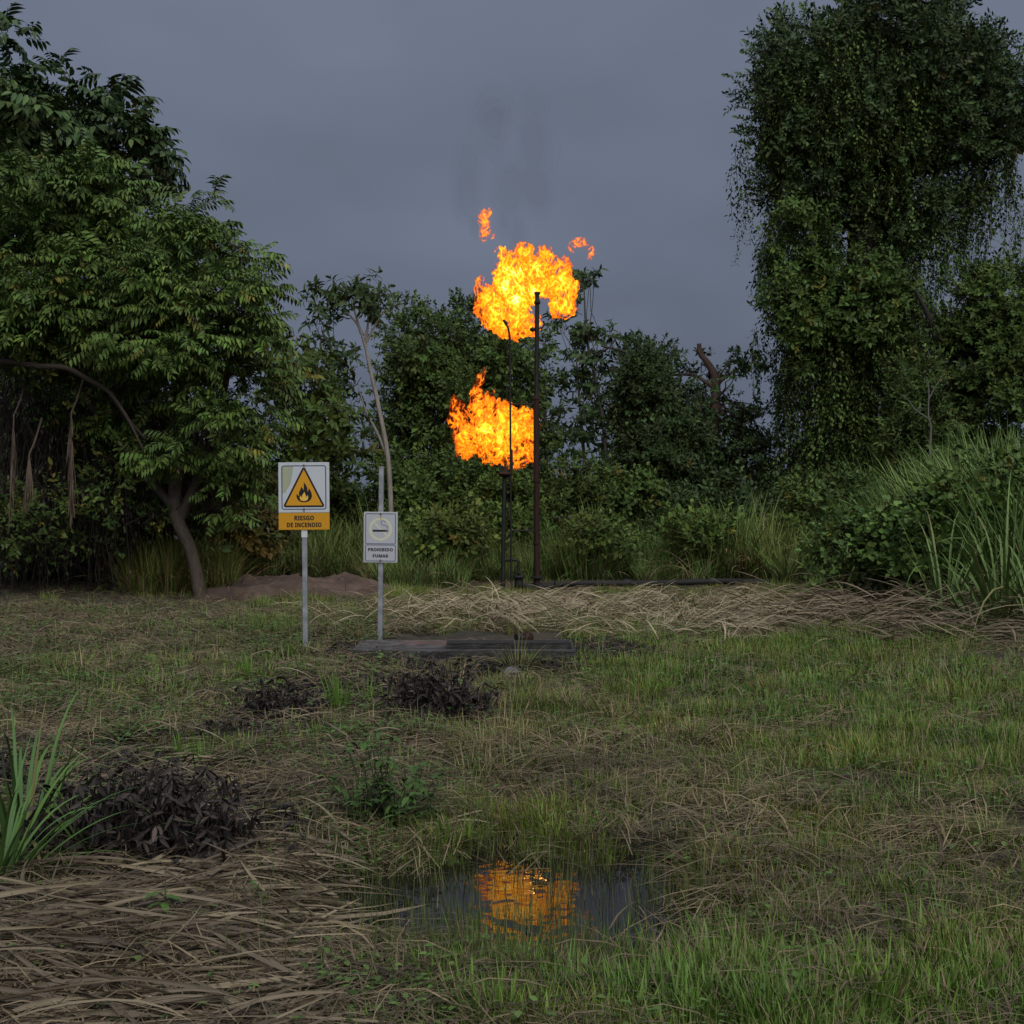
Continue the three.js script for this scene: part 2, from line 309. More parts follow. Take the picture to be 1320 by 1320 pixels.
function curtainItems(blobs, o) {                            // strands of vine hanging down the outside of the blobs
  const items = []; let area = 0; for (const b of blobs) area += b.r.x * b.r.y * b.w;
  for (const b of blobs) {
    const n = Math.round(o.strands * b.r.x * b.r.y * b.w / area);
    for (let k = 0; k < n; k++) {
      const q = inBall().normalize(); if (q.z < -0.4 && rnd() < 0.6) q.z *= -1; q.multiplyScalar(Math.pow(rnd(), 0.25));
      const p = q.clone().multiply(b.r).add(b.c), m = 1 + Math.floor(rnd() * rnd() * (o.long ?? 5)), tone = rr(0.65, 1.25) * (1 + 0.35 * noise(p.x * 0.8, p.y * 0.5, p.z * 0.8) * 2);  // slow noise in the leaf colour paints shaded hollows into the curtain
      for (let j = 0; j < m; j++) { const g = tone * rr(0.85, 1.15); items.push({ p: V(p.x + rr(-0.06, 0.06) + 0.25 * j * noise(p.x * 3, p.y, j * 0.4), p.y - j * (o.h ?? 0.7) * 0.8, p.z + rr(-0.06, 0.06)), rx: rr(-0.3, 0.3), ry: rr(0, 6.3), rz: rr(-0.3, 0.3), s: (o.s ?? 1) * rr(0.6, 1.5) * (j === m - 1 && m > 2 ? 0.7 : 1), c: [g * rr(0.9, 1.15), g, g * rr(0.85, 1.1)] }); }
    }
  }
  return items;
}
const GREEN = { bright: [[0.048, 0.100, 0.018], [0.098, 0.160, 0.032]], mid: [[0.050, 0.096, 0.020], [0.098, 0.155, 0.034]], dark: [[0.036, 0.070, 0.022], [0.070, 0.112, 0.034]], olive: [[0.060, 0.080, 0.020], [0.10, 0.115, 0.03]] };
function growTree(o) {
  reseed(o.seed);
  const t = thing(o.name ?? 'tree', o.label, o.category ?? 'tree', [0, 0, 0], 0, o.group), D = o.depth;
  const base = V((o.foot - HALF) / FOCAL * D, 0, -D); base.y = groundY(base.x, base.z) - 0.1; t.position.copy(base);
  const local = (list) => blobsAt(list, D).map((b) => (b.c.sub(base), b));
  const B = new Geo(), bark = o.bark ?? [0.06, 0.05, 0.04];
  let all = [];
  if (o.crown) {
    const blobs = local(o.crown.blobs), r = crownItems(blobs, o.crown); all = r.clumps;
    const [c0, c1] = GREEN[o.crown.tone ?? 'mid'];
    scatter('crown', spray({ c0, c1, seed: o.seed, ...o.crown.spray }), leafMat, r.items, t);
  }
  if (o.curtain) {
    const [c0, c1] = GREEN[o.curtain.tone ?? 'mid'];
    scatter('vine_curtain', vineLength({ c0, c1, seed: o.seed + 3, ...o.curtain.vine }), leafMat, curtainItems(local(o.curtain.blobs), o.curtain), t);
  }
  for (const tr of o.trunks ?? []) {                          // [[u, v, depth offset, radius] ...] from the foot up
    const pts = tr.map(([u, v, dd = 0]) => at(u, v, D + dd).sub(base)), curve = new THREE.CatmullRomCurve3(pts), n = tr.length * 4, P = curve.getPoints(n);
    part('trunk', (() => { const G = new Geo(); tube(G, P, P.map((_, k) => { const f = k / n * (tr.length - 1), i = Math.min(tr.length - 2, Math.floor(f)); return lerp(tr[i][3], tr[i + 1][3], f - i); }), mulc(bark, rr(0.85, 1.15)), 8, 0.12); return G.done(); })(), barkMat, t);
  }
  for (const br of o.branches ?? []) {
    const pts = br.map(([u, v, dd = 0]) => at(u, v, D + dd).sub(base)), curve = new THREE.CatmullRomCurve3(pts), n = br.length * 4, P = curve.getPoints(n);
    part('branch', (() => { const B = new Geo(); tube(B, P, P.map((_, k) => { const f = k / n * (br.length - 1), i = Math.min(br.length - 2, Math.floor(f)); return lerp(br[i][3], br[i + 1][3], f - i); }), mulc(bark, rr(0.85, 1.15)), 6, 0.1); return B.done(); })(), barkMat, t);
  }
  if (o.limbs && all.length) {                                // limbs from the trunk's top to some of the clumps
    const [u, v, dd = 0, r = 0.06] = o.limbs, top = at(u, v, D + dd).sub(base), step = Math.max(1, Math.floor(all.length / (o.nlimbs ?? 26)));
    for (let k = 0; k < all.length; k += step) limb(B, top, all[k].p, r * rr(0.4, 0.8), 0.008, bark, { n: 6, sides: 5, wob: 0.1, sag: 0.05 });
  }
  if (B.count) part('limbs', B.done(), barkMat, t);
  return t;
}

// ---------------------------------------------------------------- trees and bushes
const TREES_BEHIND = 'trees';
// the tall dark tree at the far left, behind the bright one
growTree({ name: 'tree', seed: 11, label: 'tall dark green tree at the left edge rising behind the bright leafy tree', foot: 60, depth: 26, bark: [0.05, 0.045, 0.04],
  crown: { tone: 'dark', level: true, clumps: 95, per: 22, cr: 0.5, s: 1, shell: 0.5, flat: 0.45, lift: 0.2, blobs: [[10, 150, 70, 60], [80, 160, 80, 55], [140, 200, 60, 50], [-40, 120, 80, 90], [60, 230, 110, 60], [-20, 260, 100, 100], [12, 60, 22, 26, 0, 0.4, 1.6], [8, 92, 26, 18, 0, 0.4], [148, 104, 17, 13, 0, 0.3, 2], [108, 122, 26, 14, 0, 0.4, 1], [60, 118, 40, 16, 0, 0.5], [85, 105, 10, 13, 0, 0.3, 1.5], [196, 202, 18, 15, 0, 0.3, 2], [180, 232, 24, 22, 0, 0.4, 1.4], [150, 160, 14, 20, 0, 0.3, 1.3], [140, 135, 12, 14, 0, 0.3, 1.3], [40, 380, 150, 120, 1, 2]],
    spray: { n: 8, len: 0.2, wid: 0.09, twig: 0.4, pinnate: true } },
  trunks: [[[60, 720, 0, 0.22], [50, 480, 0, 0.19], [70, 300, 0, 0.13], [60, 200, 0, 0.06]]], limbs: [60, 260, 0, 0.09], nlimbs: 22 });
// the bright tree that leans out over the clearing
growTree({ name: 'tree', seed: 12, label: 'broad bright green tree on the left with a leaning bare trunk, overhanging the clearing', foot: 261, depth: 20.8, bark: [0.10, 0.075, 0.056],
  crown: { tone: 'bright', level: true, inset: 0.75, clumps: 250, per: 26, cr: 0.36, s: 0.8, shell: 0.4, flat: 0.4, lift: 0.5, old: 0.02, blobs: [[40, 270, 90, 75, 0, 1.3], [130, 265, 80, 55, 0.3, 1.2], [90, 215, 60, 26, 0.3, 0.8], [200, 290, 75, 45, 0.2, 1], [255, 330, 70, 45, 0, 1], [315, 350, 42, 50, 0, 0.8, 1.2], [300, 400, 55, 60, -0.2, 1], [60, 370, 100, 90, -0.3, 1.2], [150, 390, 110, 85, -0.3, 1.2], [230, 430, 90, 70, -0.5, 1], [330, 460, 36, 50, 0.2, 0.8], [310, 510, 55, 50, 0, 0.9], [215, 490, 75, 45, -0.6, 0.8], [275, 560, 75, 45, -0.3, 0.9], [335, 590, 40, 55, 0.6, 0.9], [225, 585, 46, 34, -0.4, 0.6], [300, 640, 40, 40, 0.5, 0.8, 0.8], [180, 540, 60, 50, 0.9, 0.8, 0.7], [90, 500, 80, 50, 1, 0.8, 0.5], [25, 430, 80, 40, -0.4, 0.8], [265, 262, 28, 22, 0, 0.5, 1.2], [340, 400, 16, 20, 0, 0.4, 1.4]],
    spray: { n: 11, len: 0.13, wid: 0.05, twig: 0.38, pinnate: true } },
  trunks: [[[261, 782, 0, 0.11], [247, 712, 0, 0.095], [225, 655, 0, 0.11], [236, 560, 0.3, 0.10], [220, 450, 0.6, 0.09], [190, 330, 0.6, 0.05]], [[232, 668, 0, 0.09], [262, 600, 0.2, 0.07], [290, 500, 0.3, 0.05], [300, 400, 0.2, 0.03]]],
  branches: [[[-40, 472, -0.9, 0.055], [10, 466, -0.9, 0.05], [48, 472, -0.9, 0.048], [84, 474, -0.85, 0.044], [112, 488, -0.8, 0.04], [140, 505, -0.75, 0.034], [160, 534, -0.65, 0.028], [188, 566, -0.5, 0.02]], [[142, 505, -0.7, 0.03], [165, 540, -0.8, 0.025], [184, 578, -0.8, 0.014]], [[225, 655, 0, 0.08], [170, 590, 0.2, 0.06], [90, 480, 0.2, 0.045], [40, 330, 0.2, 0.03]]],
  limbs: [225, 470, 0.5, 0.06], nlimbs: 40 });
// dark tangle of dead vines below its crown
{
  reseed(21);
  const t = thing('vine_thicket', 'dark thicket of dead brown vines hanging under the left tree', 'thicket', onGround(110, 776).toArray()), base = t.position, G = new Geo(), L = new Geo();
  for (let k = 0; k < 2400; k++) {
    const u = rr(-90, 292), dd = rr(0, 1) ** 0.7 * 4.6, D = 20.9 + dd, tang = rnd() < 0.5, top = u < 200 ? rr(430, 620) : rr(520, 640), a = at(u, top, D).sub(base), low = rnd() < 0.55 ? rr(720, 790) : rr(600, 740), b = tang ? at(u + rr(-75, 75), rr(top + 30, Math.min(770, top + 160)), D + rr(-0.5, 0.5)).sub(base) : at(u + rr(-14, 14), low, D).sub(base); if (u > 175 && b.y < 1.2) b.y = 1.2 + rr(0, 0.6);
    const c = mulc([0.078, 0.060, 0.046], rr(0.4, 1.4)), r = rr(0.004, 0.014), pts = [];
    for (let j = 0; j <= 7; j++) pts.push(a.clone().lerp(b, j / 7).add(V((tang ? 0.4 : 0.2) * noise(k * 1.3, j * 0.6), tang ? 0.3 * noise(k * 1.7, j * 0.7, 9) - 0.3 * Math.sin(j / 7 * Math.PI) : 0, 0.2 * noise(k * 1.3, j * 0.6, 5))));
    tube(G, pts, pts.map((_, j) => r * (1 - 0.06 * j)), c, 4, 0);
    for (let j = 0; j < 9; j++) { const q = pts[1 + Math.floor(rnd() * 6)], a2 = rr(0, 6.3); leaf(L, q, V(Math.cos(a2), -1.3, Math.sin(a2)), V(Math.cos(a2), 1, Math.sin(a2)), rr(0.05, 0.13), rr(0.02, 0.045), rnd() < 0.45 ? mulc([0.06, 0.09, 0.03], rr(0.6, 1.3)) : mulc([0.10, 0.076, 0.056], rr(0.5, 1.4)), 0.2, 0.4, 1); }
  }
  part('vine', G.done(), barkMat, t); part('withered_leaves', L.done(), leafMat, t);
}
growTree({ name: 'undergrowth', seed: 27, category: 'bush', label: 'dim leafy creepers hanging among the dead vines under the left tree', foot: 110, depth: 20.9,
  crown: { tone: 'mid', inset: 0.2, clumps: 95, per: 7, cr: 0.32, s: 0.8, shell: 0.8, blobs: [[30, 480, 70, 40, 0, 0.8], [100, 520, 60, 40, 0.4, 0.8], [180, 620, 70, 70, 0.6, 0.8, 0.8], [20, 690, 60, 60, 0.3, 0.8, 0.7], [110, 640, 70, 60, 0.8, 0.8, 0.5], [240, 670, 40, 40, 0.5, 0.6, 0.5]], old: 0.15, spray: { n: 9, len: 0.13, wid: 0.06, twig: 0.36, open: 1.3 } } });
// what the thicket and the bright tree stand against
growTree({ name: 'undergrowth', seed: 13, category: 'bush', label: 'dim dark green undergrowth behind the dead vines at the left edge', foot: 100, depth: 26.5,
  crown: { tone: 'dark', clumps: 130, per: 24, cr: 0.5, s: 1.2, shell: 0.6, blobs: [[60, 560, 200, 110, 0, 1.2], [150, 660, 200, 90, 0, 1.4], [-60, 640, 150, 120, 0, 1.3], [260, 640, 80, 50, 1, 1]], spray: { n: 10, len: 0.2, wid: 0.1, twig: 0.4 } } });
growTree({ name: 'small_tree', seed: 14, label: 'small loose-leaved tree beside the bright left tree, above the yellow sign', foot: 372, depth: 27, bark: [0.10, 0.085, 0.07],
  crown: { tone: 'mid', level: true, clumps: 60, per: 8, cr: 0.4, s: 1, shell: 0.5, flat: 0.6, blobs: [[380, 500, 46, 55], [345, 480, 36, 46], [415, 545, 40, 45], [395, 590, 70, 40, 0.5], [345, 640, 60, 40, 0.5], [440, 560, 40, 35, 1, 0.8, 0.7]], old: 0.05, spray: { n: 9, len: 0.19, wid: 0.085, twig: 0.34, open: 1.25 } },
  trunks: [[[372, 715, 0, 0.07], [380, 620, 0, 0.06], [384, 500, 0, 0.03]]], limbs: [382, 580, 0, 0.04], nlimbs: 20 });
// slender pale-stemmed tree
growTree({ name: 'slender_tree', seed: 15, label: 'slender tree with pale forked stem and a flat tuft of leaves, left of the flames', foot: 505, depth: 27.4, bark: [0.42, 0.40, 0.36],
  crown: { tone: 'dark', inset: 0, clumps: 34, per: 3, cr: 0.2, s: 0.75, shell: 0.8, flat: 0.35, lift: 0.3, old: 0.03, blobs: [[460, 372, 30, 12, 0, 0.5, 1.2], [425, 380, 22, 10, 0, 0.4], [485, 385, 14, 9, 0, 0.4], [505, 388, 9, 10, 0, 0.3], [450, 390, 36, 10, 0, 0.5, 1], [478, 402, 14, 8, 0, 0.3], [415, 395, 10, 10, 0, 0.3]], spray: { n: 8, len: 0.24, wid: 0.10, twig: 0.22, open: 1.4, bend: 0.5 } },
  trunks: [[[505, 690, 0, 0.055], [500, 590, 0, 0.05], [487, 520, 0, 0.045], [476, 470, 0, 0.036], [471, 445, 0, 0.03]]],
  branches: [[[471, 446, 0, 0.035], [462, 420, 0, 0.026], [445, 400, 0, 0.014]], [[465, 430, 0, 0.026], [459, 408, 0, 0.02], [452, 385, 0, 0.01]], [[471, 446, 0, 0.03], [474, 420, 0, 0.022], [475, 392, 0, 0.01]], [[473, 440, 0, 0.028], [486, 415, 0, 0.02], [499, 396, 0, 0.01]], [[500, 590, 0, 0.04], [485, 555, 0.1, 0.03], [474, 535, 0.1, 0.018], [462, 500, 0.1, 0.01]]] });
growTree({ name: 'small_tree', seed: 16, label: 'thin drooping-leaved tree standing against the sky left of the pale stem', foot: 430, depth: 31, bark: [0.09, 0.075, 0.06],
  crown: { tone: 'dark', level: true, clumps: 34, per: 3.4, cr: 0.27, s: 0.8, shell: 0.7, flat: 0.4, old: 0.06, blobs: [[420, 430, 28, 22, 0, 0.6], [410, 412, 16, 10, 0, 0.4], [440, 455, 24, 24, 0, 0.6], [425, 480, 34, 26, 0, 0.8], [450, 500, 30, 26, 0, 0.7, 0.8], [415, 530, 30, 30, 0, 0.7, 0.8], [465, 545, 24, 40, 0, 0.6, 0.5]], spray: { n: 8, len: 0.22, wid: 0.095, twig: 0.26, open: 1.35, bend: 0.5 } },
  trunks: [[[430, 690, 0, 0.07], [436, 560, 0, 0.05], [424, 430, 0, 0.015]]], limbs: [434, 520, 0, 0.035], nlimbs: 18 });
// vine-smothered dome behind the flames
growTree({ name: 'vine_covered_tree', seed: 17, label: 'wide rounded tree smothered in vines directly behind the flames', foot: 610, depth: 34, bark: [0.05, 0.045, 0.035],
  crown: { tone: 'mid', clumps: 170, per: 36, cr: 0.5, s: 0.78, shell: 0.35, flat: 0.7, blobs: [[560, 455, 60, 48, 0, 1.6], [610, 440, 60, 40, 0, 1.6], [648, 474, 50, 46, 0, 1.4], [530, 490, 40, 50, 0, 1.3], [600, 520, 90, 70, 0, 1.8], [560, 590, 80, 70, -0.2, 1.5], [650, 590, 60, 70, -0.2, 1.5], [600, 650, 110, 50, -0.4, 1.5], [524, 408, 14, 10, 0, 0.4, 1.3], [514, 430, 14, 16, 0, 0.4, 1.2], [612, 400, 14, 14, 0, 0.4, 1], [600, 408, 8, 8, 0, 0.3, 1]], spray: { n: 12, len: 0.15, wid: 0.075, twig: 0.4 } },
  curtain: { tone: 'mid', strands: 330, long: 4, h: 0.6, s: 1.1, blobs: [[560, 465, 64, 50, -0.4, 1.2], [640, 470, 60, 50, -0.4, 1.2], [520, 480, 16, 50, 0, 0.6, 1.4], [600, 540, 100, 80, -0.6, 1]], vine: { h: 0.6, n: 15, len: 0.13, wid: 0.09, r: 0.14 } },
  trunks: [[[610, 690, 0, 0.25], [600, 560, 0, 0.2], [590, 440, 0, 0.1]]] });
growTree({ name: 'slender_tree', seed: 18, label: 'thin-stemmed open tree with scattered leaves behind the tall flare stack', foot: 700, depth: 36, bark: [0.12, 0.10, 0.085],
  crown: { tone: 'dark', level: true, inset: 0, clumps: 44, per: 4, cr: 0.34, s: 0.85, shell: 0.7, flat: 0.5, blobs: [[690, 470, 22, 34, 0, 0.6], [715, 500, 20, 20, 0, 0.6], [680, 530, 40, 40, 0, 0.8], [710, 580, 40, 34, 0, 0.8]], spray: { n: 8, len: 0.2, wid: 0.1, twig: 0.3, open: 1.3 } },
  trunks: [[[700, 690, 0, 0.06], [704, 560, 0, 0.045], [692, 450, 0, 0.015]]], limbs: [702, 540, 0, 0.03], nlimbs: 16 });
growTree({ name: 'slender_tree', seed: 19, label: 'open tree with pale thin stems and dark leaves, just right of the tall flare stack', foot: 775, depth: 37, bark: [0.17, 0.15, 0.13],
  crown: { tone: 'dark', level: true, inset: 0, clumps: 100, per: 3.2, cr: 0.27, s: 0.8, shell: 0.75, flat: 0.5, blobs: [[748, 352, 16, 8, 0, 0.5, 1.3], [762, 364, 10, 8, 0, 0.4, 1.2], [752, 390, 16, 10, 0, 0.5], [738, 420, 20, 22, 0, 0.6], [760, 440, 16, 20, 0, 0.5], [792, 430, 26, 14, 0, 0.6, 1.2], [752, 462, 30, 14, 0, 0.7], [744, 490, 20, 18, 0, 0.6], [772, 490, 20, 24, 0, 0.6], [765, 530, 36, 20, 0, 0.7], [745, 555, 34, 16, 0, 0.7], [790, 560, 26, 26, 0, 0.7, 0.8]], spray: { n: 8, len: 0.24, wid: 0.11, twig: 0.26, open: 1.4, bend: 0.4 } },
  trunks: [[[780, 690, 0, 0.07], [779, 560, 0, 0.055], [770, 500, 0, 0.05], [757, 440, 0, 0.035], [752, 350, 0, 0.012]], [[762, 690, 0, 0.06], [748, 530, 0, 0.04], [740, 420, 0, 0.012]]],
  branches: [[[762, 460, 0, 0.03], [785, 448, 0, 0.022], [800, 428, 0, 0.012]], [[757, 440, 0, 0.02], [763, 400, 0, 0.012], [766, 362, 0, 0.008]], [[745, 480, 0, 0.02], [735, 460, 0, 0.012], [722, 425, 0, 0.008]]], limbs: [765, 500, 0, 0.03], nlimbs: 18 });
growTree({ name: 'vine_covered_tree', seed: 20, label: 'narrow round-topped tree draped in dark hanging vines, middle right of the flames', foot: 838, depth: 33, bark: [0.05, 0.042, 0.035],
  crown: { tone: 'dark', clumps: 84, per: 32, cr: 0.42, s: 0.82, shell: 0.3, flat: 0.7, blobs: [[825, 480, 36, 34, 0, 1.2], [845, 530, 48, 60, 0, 1.4], [840, 600, 55, 60, 0, 1.4], [870, 560, 36, 60, 0, 1.1], [835, 650, 60, 30, 0, 1.2]], spray: { n: 12, len: 0.14, wid: 0.07, twig: 0.4 } },
  curtain: { tone: 'dark', strands: 420, long: 6, h: 0.6, blobs: [[825, 485, 40, 36, 0, 1.1, 1.3], [848, 545, 50, 70, 0, 1.3], [875, 560, 26, 50, 0, 0.9]], vine: { h: 0.6, n: 18, len: 0.11, wid: 0.075, r: 0.09 } },
  trunks: [[[838, 690, 0, 0.2], [840, 560, 0, 0.16], [828, 470, 0, 0.09]]], branches: [[[815, 458, 0, 0.05], [800, 452, 0.2, 0.04], [775, 446, 0.2, 0.02]]] });
growTree({ name: 'layered_tree', seed: 22, label: 'flat-branched tree with one broken bare limb sticking up, left of the giant tree', foot: 915, depth: 35, bark: [0.16, 0.10, 0.085],
  crown: { tone: 'dark', level: true, inset: 0, clumps: 120, per: 5, cr: 0.3, s: 0.8, shell: 0.6, flat: 0.22, lift: 0.8, blobs: [[850, 458, 22, 8, 0, 0.8], [880, 468, 26, 9, 0, 0.8], [862, 480, 26, 8, 0, 0.7], [930, 455, 24, 9, 0, 0.8], [962, 458, 20, 10, 0, 0.7], [945, 474, 34, 9, 0, 0.9], [968, 488, 20, 18, 0, 0.8], [930, 495, 34, 20, 0, 1], [925, 540, 44, 40, 0, 1.3], [950, 590, 50, 60, 0, 1.4], [905, 600, 40, 50, 0, 1.2], [975, 540, 26, 40, 0, 1], [985, 610, 34, 60, 0, 1.2], [895, 535, 26, 16, 0, 0.8], [920, 655, 80, 26, 0, 1.2]], spray: { n: 10, len: 0.18, wid: 0.08, twig: 0.3, open: 1.4 } },
  curtain: { tone: 'dark', strands: 260, long: 4, h: 0.6, blobs: [[930, 545, 36, 46, 0, 1.2], [955, 600, 46, 60, 0, 1.2], [905, 610, 34, 44, 0, 1], [985, 620, 26, 50, 0, 1]], vine: { h: 0.6, n: 18, len: 0.12, wid: 0.08, r: 0.12 } },
  trunks: [[[915, 690, 0, 0.19], [918, 600, 0, 0.16], [922, 520, 0, 0.14], [922, 487, 0, 0.12], [911, 466, 0, 0.085], [903, 456, 0, 0.075], [901, 443, 0, 0.06]]],
  branches: [[[920, 500, 0, 0.06], [895, 484, 0.1, 0.05], [865, 484, 0.2, 0.03], [845, 490, 0.2, 0.015]], [[921, 500, 0, 0.05], [940, 482, 0, 0.035], [965, 470, 0, 0.015]]], limbs: [921, 520, 0, 0.05], nlimbs: 22 });
// the giant, hung with vines from top to bottom
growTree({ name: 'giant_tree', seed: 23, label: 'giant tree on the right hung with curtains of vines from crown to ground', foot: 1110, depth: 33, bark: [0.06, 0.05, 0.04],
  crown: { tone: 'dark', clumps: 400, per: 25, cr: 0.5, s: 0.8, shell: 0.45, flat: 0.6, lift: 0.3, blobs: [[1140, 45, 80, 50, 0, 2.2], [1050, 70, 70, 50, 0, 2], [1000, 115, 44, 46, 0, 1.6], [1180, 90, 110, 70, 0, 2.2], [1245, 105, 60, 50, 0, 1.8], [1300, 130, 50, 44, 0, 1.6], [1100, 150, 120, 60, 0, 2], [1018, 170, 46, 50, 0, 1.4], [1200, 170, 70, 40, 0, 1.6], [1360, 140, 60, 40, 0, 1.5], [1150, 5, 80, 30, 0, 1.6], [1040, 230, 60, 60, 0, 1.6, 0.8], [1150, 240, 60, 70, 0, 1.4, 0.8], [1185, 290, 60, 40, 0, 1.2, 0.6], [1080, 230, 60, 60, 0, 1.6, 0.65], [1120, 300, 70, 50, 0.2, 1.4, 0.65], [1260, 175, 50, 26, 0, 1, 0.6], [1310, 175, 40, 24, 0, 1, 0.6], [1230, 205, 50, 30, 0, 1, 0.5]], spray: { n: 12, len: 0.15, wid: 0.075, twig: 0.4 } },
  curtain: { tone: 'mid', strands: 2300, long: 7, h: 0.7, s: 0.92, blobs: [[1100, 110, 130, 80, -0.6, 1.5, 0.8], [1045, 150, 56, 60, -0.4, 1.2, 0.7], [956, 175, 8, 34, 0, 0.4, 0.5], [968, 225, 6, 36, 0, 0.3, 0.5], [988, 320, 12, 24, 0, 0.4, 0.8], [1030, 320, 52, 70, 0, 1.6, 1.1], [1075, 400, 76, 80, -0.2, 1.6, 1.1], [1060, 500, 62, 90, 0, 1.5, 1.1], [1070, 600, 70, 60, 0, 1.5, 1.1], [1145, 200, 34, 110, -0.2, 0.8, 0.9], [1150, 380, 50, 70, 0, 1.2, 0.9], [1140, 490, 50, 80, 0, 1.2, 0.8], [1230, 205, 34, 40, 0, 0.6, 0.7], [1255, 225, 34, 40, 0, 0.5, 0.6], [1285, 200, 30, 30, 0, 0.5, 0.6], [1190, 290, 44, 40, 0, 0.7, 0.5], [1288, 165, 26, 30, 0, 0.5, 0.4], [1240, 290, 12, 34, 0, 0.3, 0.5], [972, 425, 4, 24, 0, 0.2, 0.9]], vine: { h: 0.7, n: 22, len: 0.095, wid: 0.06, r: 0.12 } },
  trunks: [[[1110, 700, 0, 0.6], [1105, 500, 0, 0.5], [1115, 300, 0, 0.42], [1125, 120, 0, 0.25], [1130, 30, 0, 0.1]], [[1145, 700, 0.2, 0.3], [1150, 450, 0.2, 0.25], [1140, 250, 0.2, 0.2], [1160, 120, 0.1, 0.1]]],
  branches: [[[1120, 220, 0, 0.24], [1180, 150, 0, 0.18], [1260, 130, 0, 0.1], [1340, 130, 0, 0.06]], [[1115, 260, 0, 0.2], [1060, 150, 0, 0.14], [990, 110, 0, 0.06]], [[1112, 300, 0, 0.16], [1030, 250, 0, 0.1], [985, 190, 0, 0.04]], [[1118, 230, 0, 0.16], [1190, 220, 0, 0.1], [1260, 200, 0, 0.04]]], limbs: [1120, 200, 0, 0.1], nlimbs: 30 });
// brighter climbing plants on the giant's middle
growTree({ name: 'climbing_plant', seed: 24, category: 'climber', label: 'brighter yellow-green climber covering the middle height of the giant tree', foot: 1060, depth: 31.6,
  crown: { tone: 'bright', clumps: 96, per: 15, cr: 0.34, s: 0.78, shell: 0.6, flat: 0.8, lift: 0.3, blobs: [[1025, 280, 34, 34, 0, 0.5], [1035, 340, 44, 40, 0, 0.5], [1010, 390, 24, 40, 0, 0.5], [1060, 400, 56, 44, 0, 0.5], [1120, 350, 44, 40, 0, 0.5, 0.9], [1090, 430, 80, 30, 0, 0.5], [1160, 400, 34, 40, 0, 0.5, 0.8], [1020, 450, 24, 40, 0, 0.5, 0.8]], spray: { n: 10, len: 0.17, wid: 0.085, twig: 0.32, open: 1.3 } } });
growTree({ name: 'tree', seed: 25, label: 'round-crowned dark tree at the right edge beside the giant tree', foot: 1290, depth: 31, bark: [0.035, 0.03, 0.026],
  crown: { tone: 'mid', clumps: 190, per: 30, cr: 0.42, s: 0.82, shell: 0.35, flat: 0.65, blobs: [[1290, 390, 60, 44, 0, 1.4], [1240, 400, 40, 40, 0, 1.2], [1320, 450, 60, 60, 0, 1.5], [1265, 470, 60, 60, 0, 1.4], [1215, 440, 30, 30, 0.3, 1, 0.6], [1300, 540, 80, 60, 0, 1.5], [1230, 560, 60, 60, 0.3, 1.4], [1370, 420, 60, 80, 0, 1.5], [1190, 520, 40, 60, 0.6, 1.2], [1180, 600, 60, 44, 0.6, 1.2]], spray: { n: 12, len: 0.14, wid: 0.075, twig: 0.36 } },
  trunks: [[[1250, 690, 0, 0.24], [1225, 560, 0, 0.2], [1212, 450, 0, 0.18], [1230, 405, 0, 0.1]], [[1212, 450, 0, 0.1], [1198, 410, 0, 0.07], [1180, 375, 0, 0.03]]], limbs: [1230, 450, 0, 0.08], nlimbs: 26 });
growTree({ name: 'small_tree', seed: 26, label: 'small bright feathery tree in front of the dark tree right of the giant trunk', foot: 1172, depth: 30, bark: [0.06, 0.05, 0.04],
  crown: { tone: 'mid', clumps: 46, per: 14, cr: 0.34, s: 1, shell: 0.6, flat: 0.4, lift: 0.6, blobs: [[1175, 490, 34, 26, 0, 0.7], [1160, 530, 26, 26, 0, 0.6], [1195, 540, 40, 36, 0, 0.8], [1165, 580, 40, 30, 0, 0.8], [1215, 590, 34, 30, 0, 0.7]], spray: { n: 14, len: 0.12, wid: 0.045, twig: 0.42, open: 1.3 } },
  trunks: [[[1172, 690, 0, 0.06], [1175, 580, 0, 0.05], [1178, 490, 0, 0.02]]], limbs: [1176, 560, 0, 0.03], nlimbs: 14 });
// low bushes along the foot of the trees
const bushes = [
  [560, 640, 80, 60, 29, 'bright', 'leafy bush with yellowish leaves behind the two signs and left of the short flare stack'],
  [655, 665, 50, 46, 28.5, 'bright', 'low leafy bush right behind the short flare stack'],
  [735, 640, 44, 52, 29, 'mid', 'leafy bush just right of the tall flare stack'],
  [800, 632, 44, 34, 30, 'mid', 'rounded bush below the gap of sky right of the stacks'],
  [870, 660, 56, 34, 30, 'dark', 'low dark bush below the vine-draped narrow tree'],
  [960, 655, 56, 38, 30, 'dark', 'low dark bush at the foot of the flat-branched tree'],
  [440, 650, 50, 36, 30, 'mid', 'hazy green bush between the two signs'],
  [1070, 660, 70, 40, 27, 'mid', 'low green bush at the foot of the giant tree'],
  [575, 690, 46, 30, 25.6, 'mid', 'low leafy shrub in the tall grass left of the short flare stack'],
  [775, 694, 40, 26, 25.8, 'mid', 'low leafy shrub in the tall grass a little right of the tall flare stack'],
  [905, 690, 44, 24, 26, 'bright', 'low leafy shrub in the tall grass behind the far end of the pipeline'],
  [325, 665, 36, 50, 25, 'olive', 'brownish bush with dry leaves behind the leaning trunk'],
];
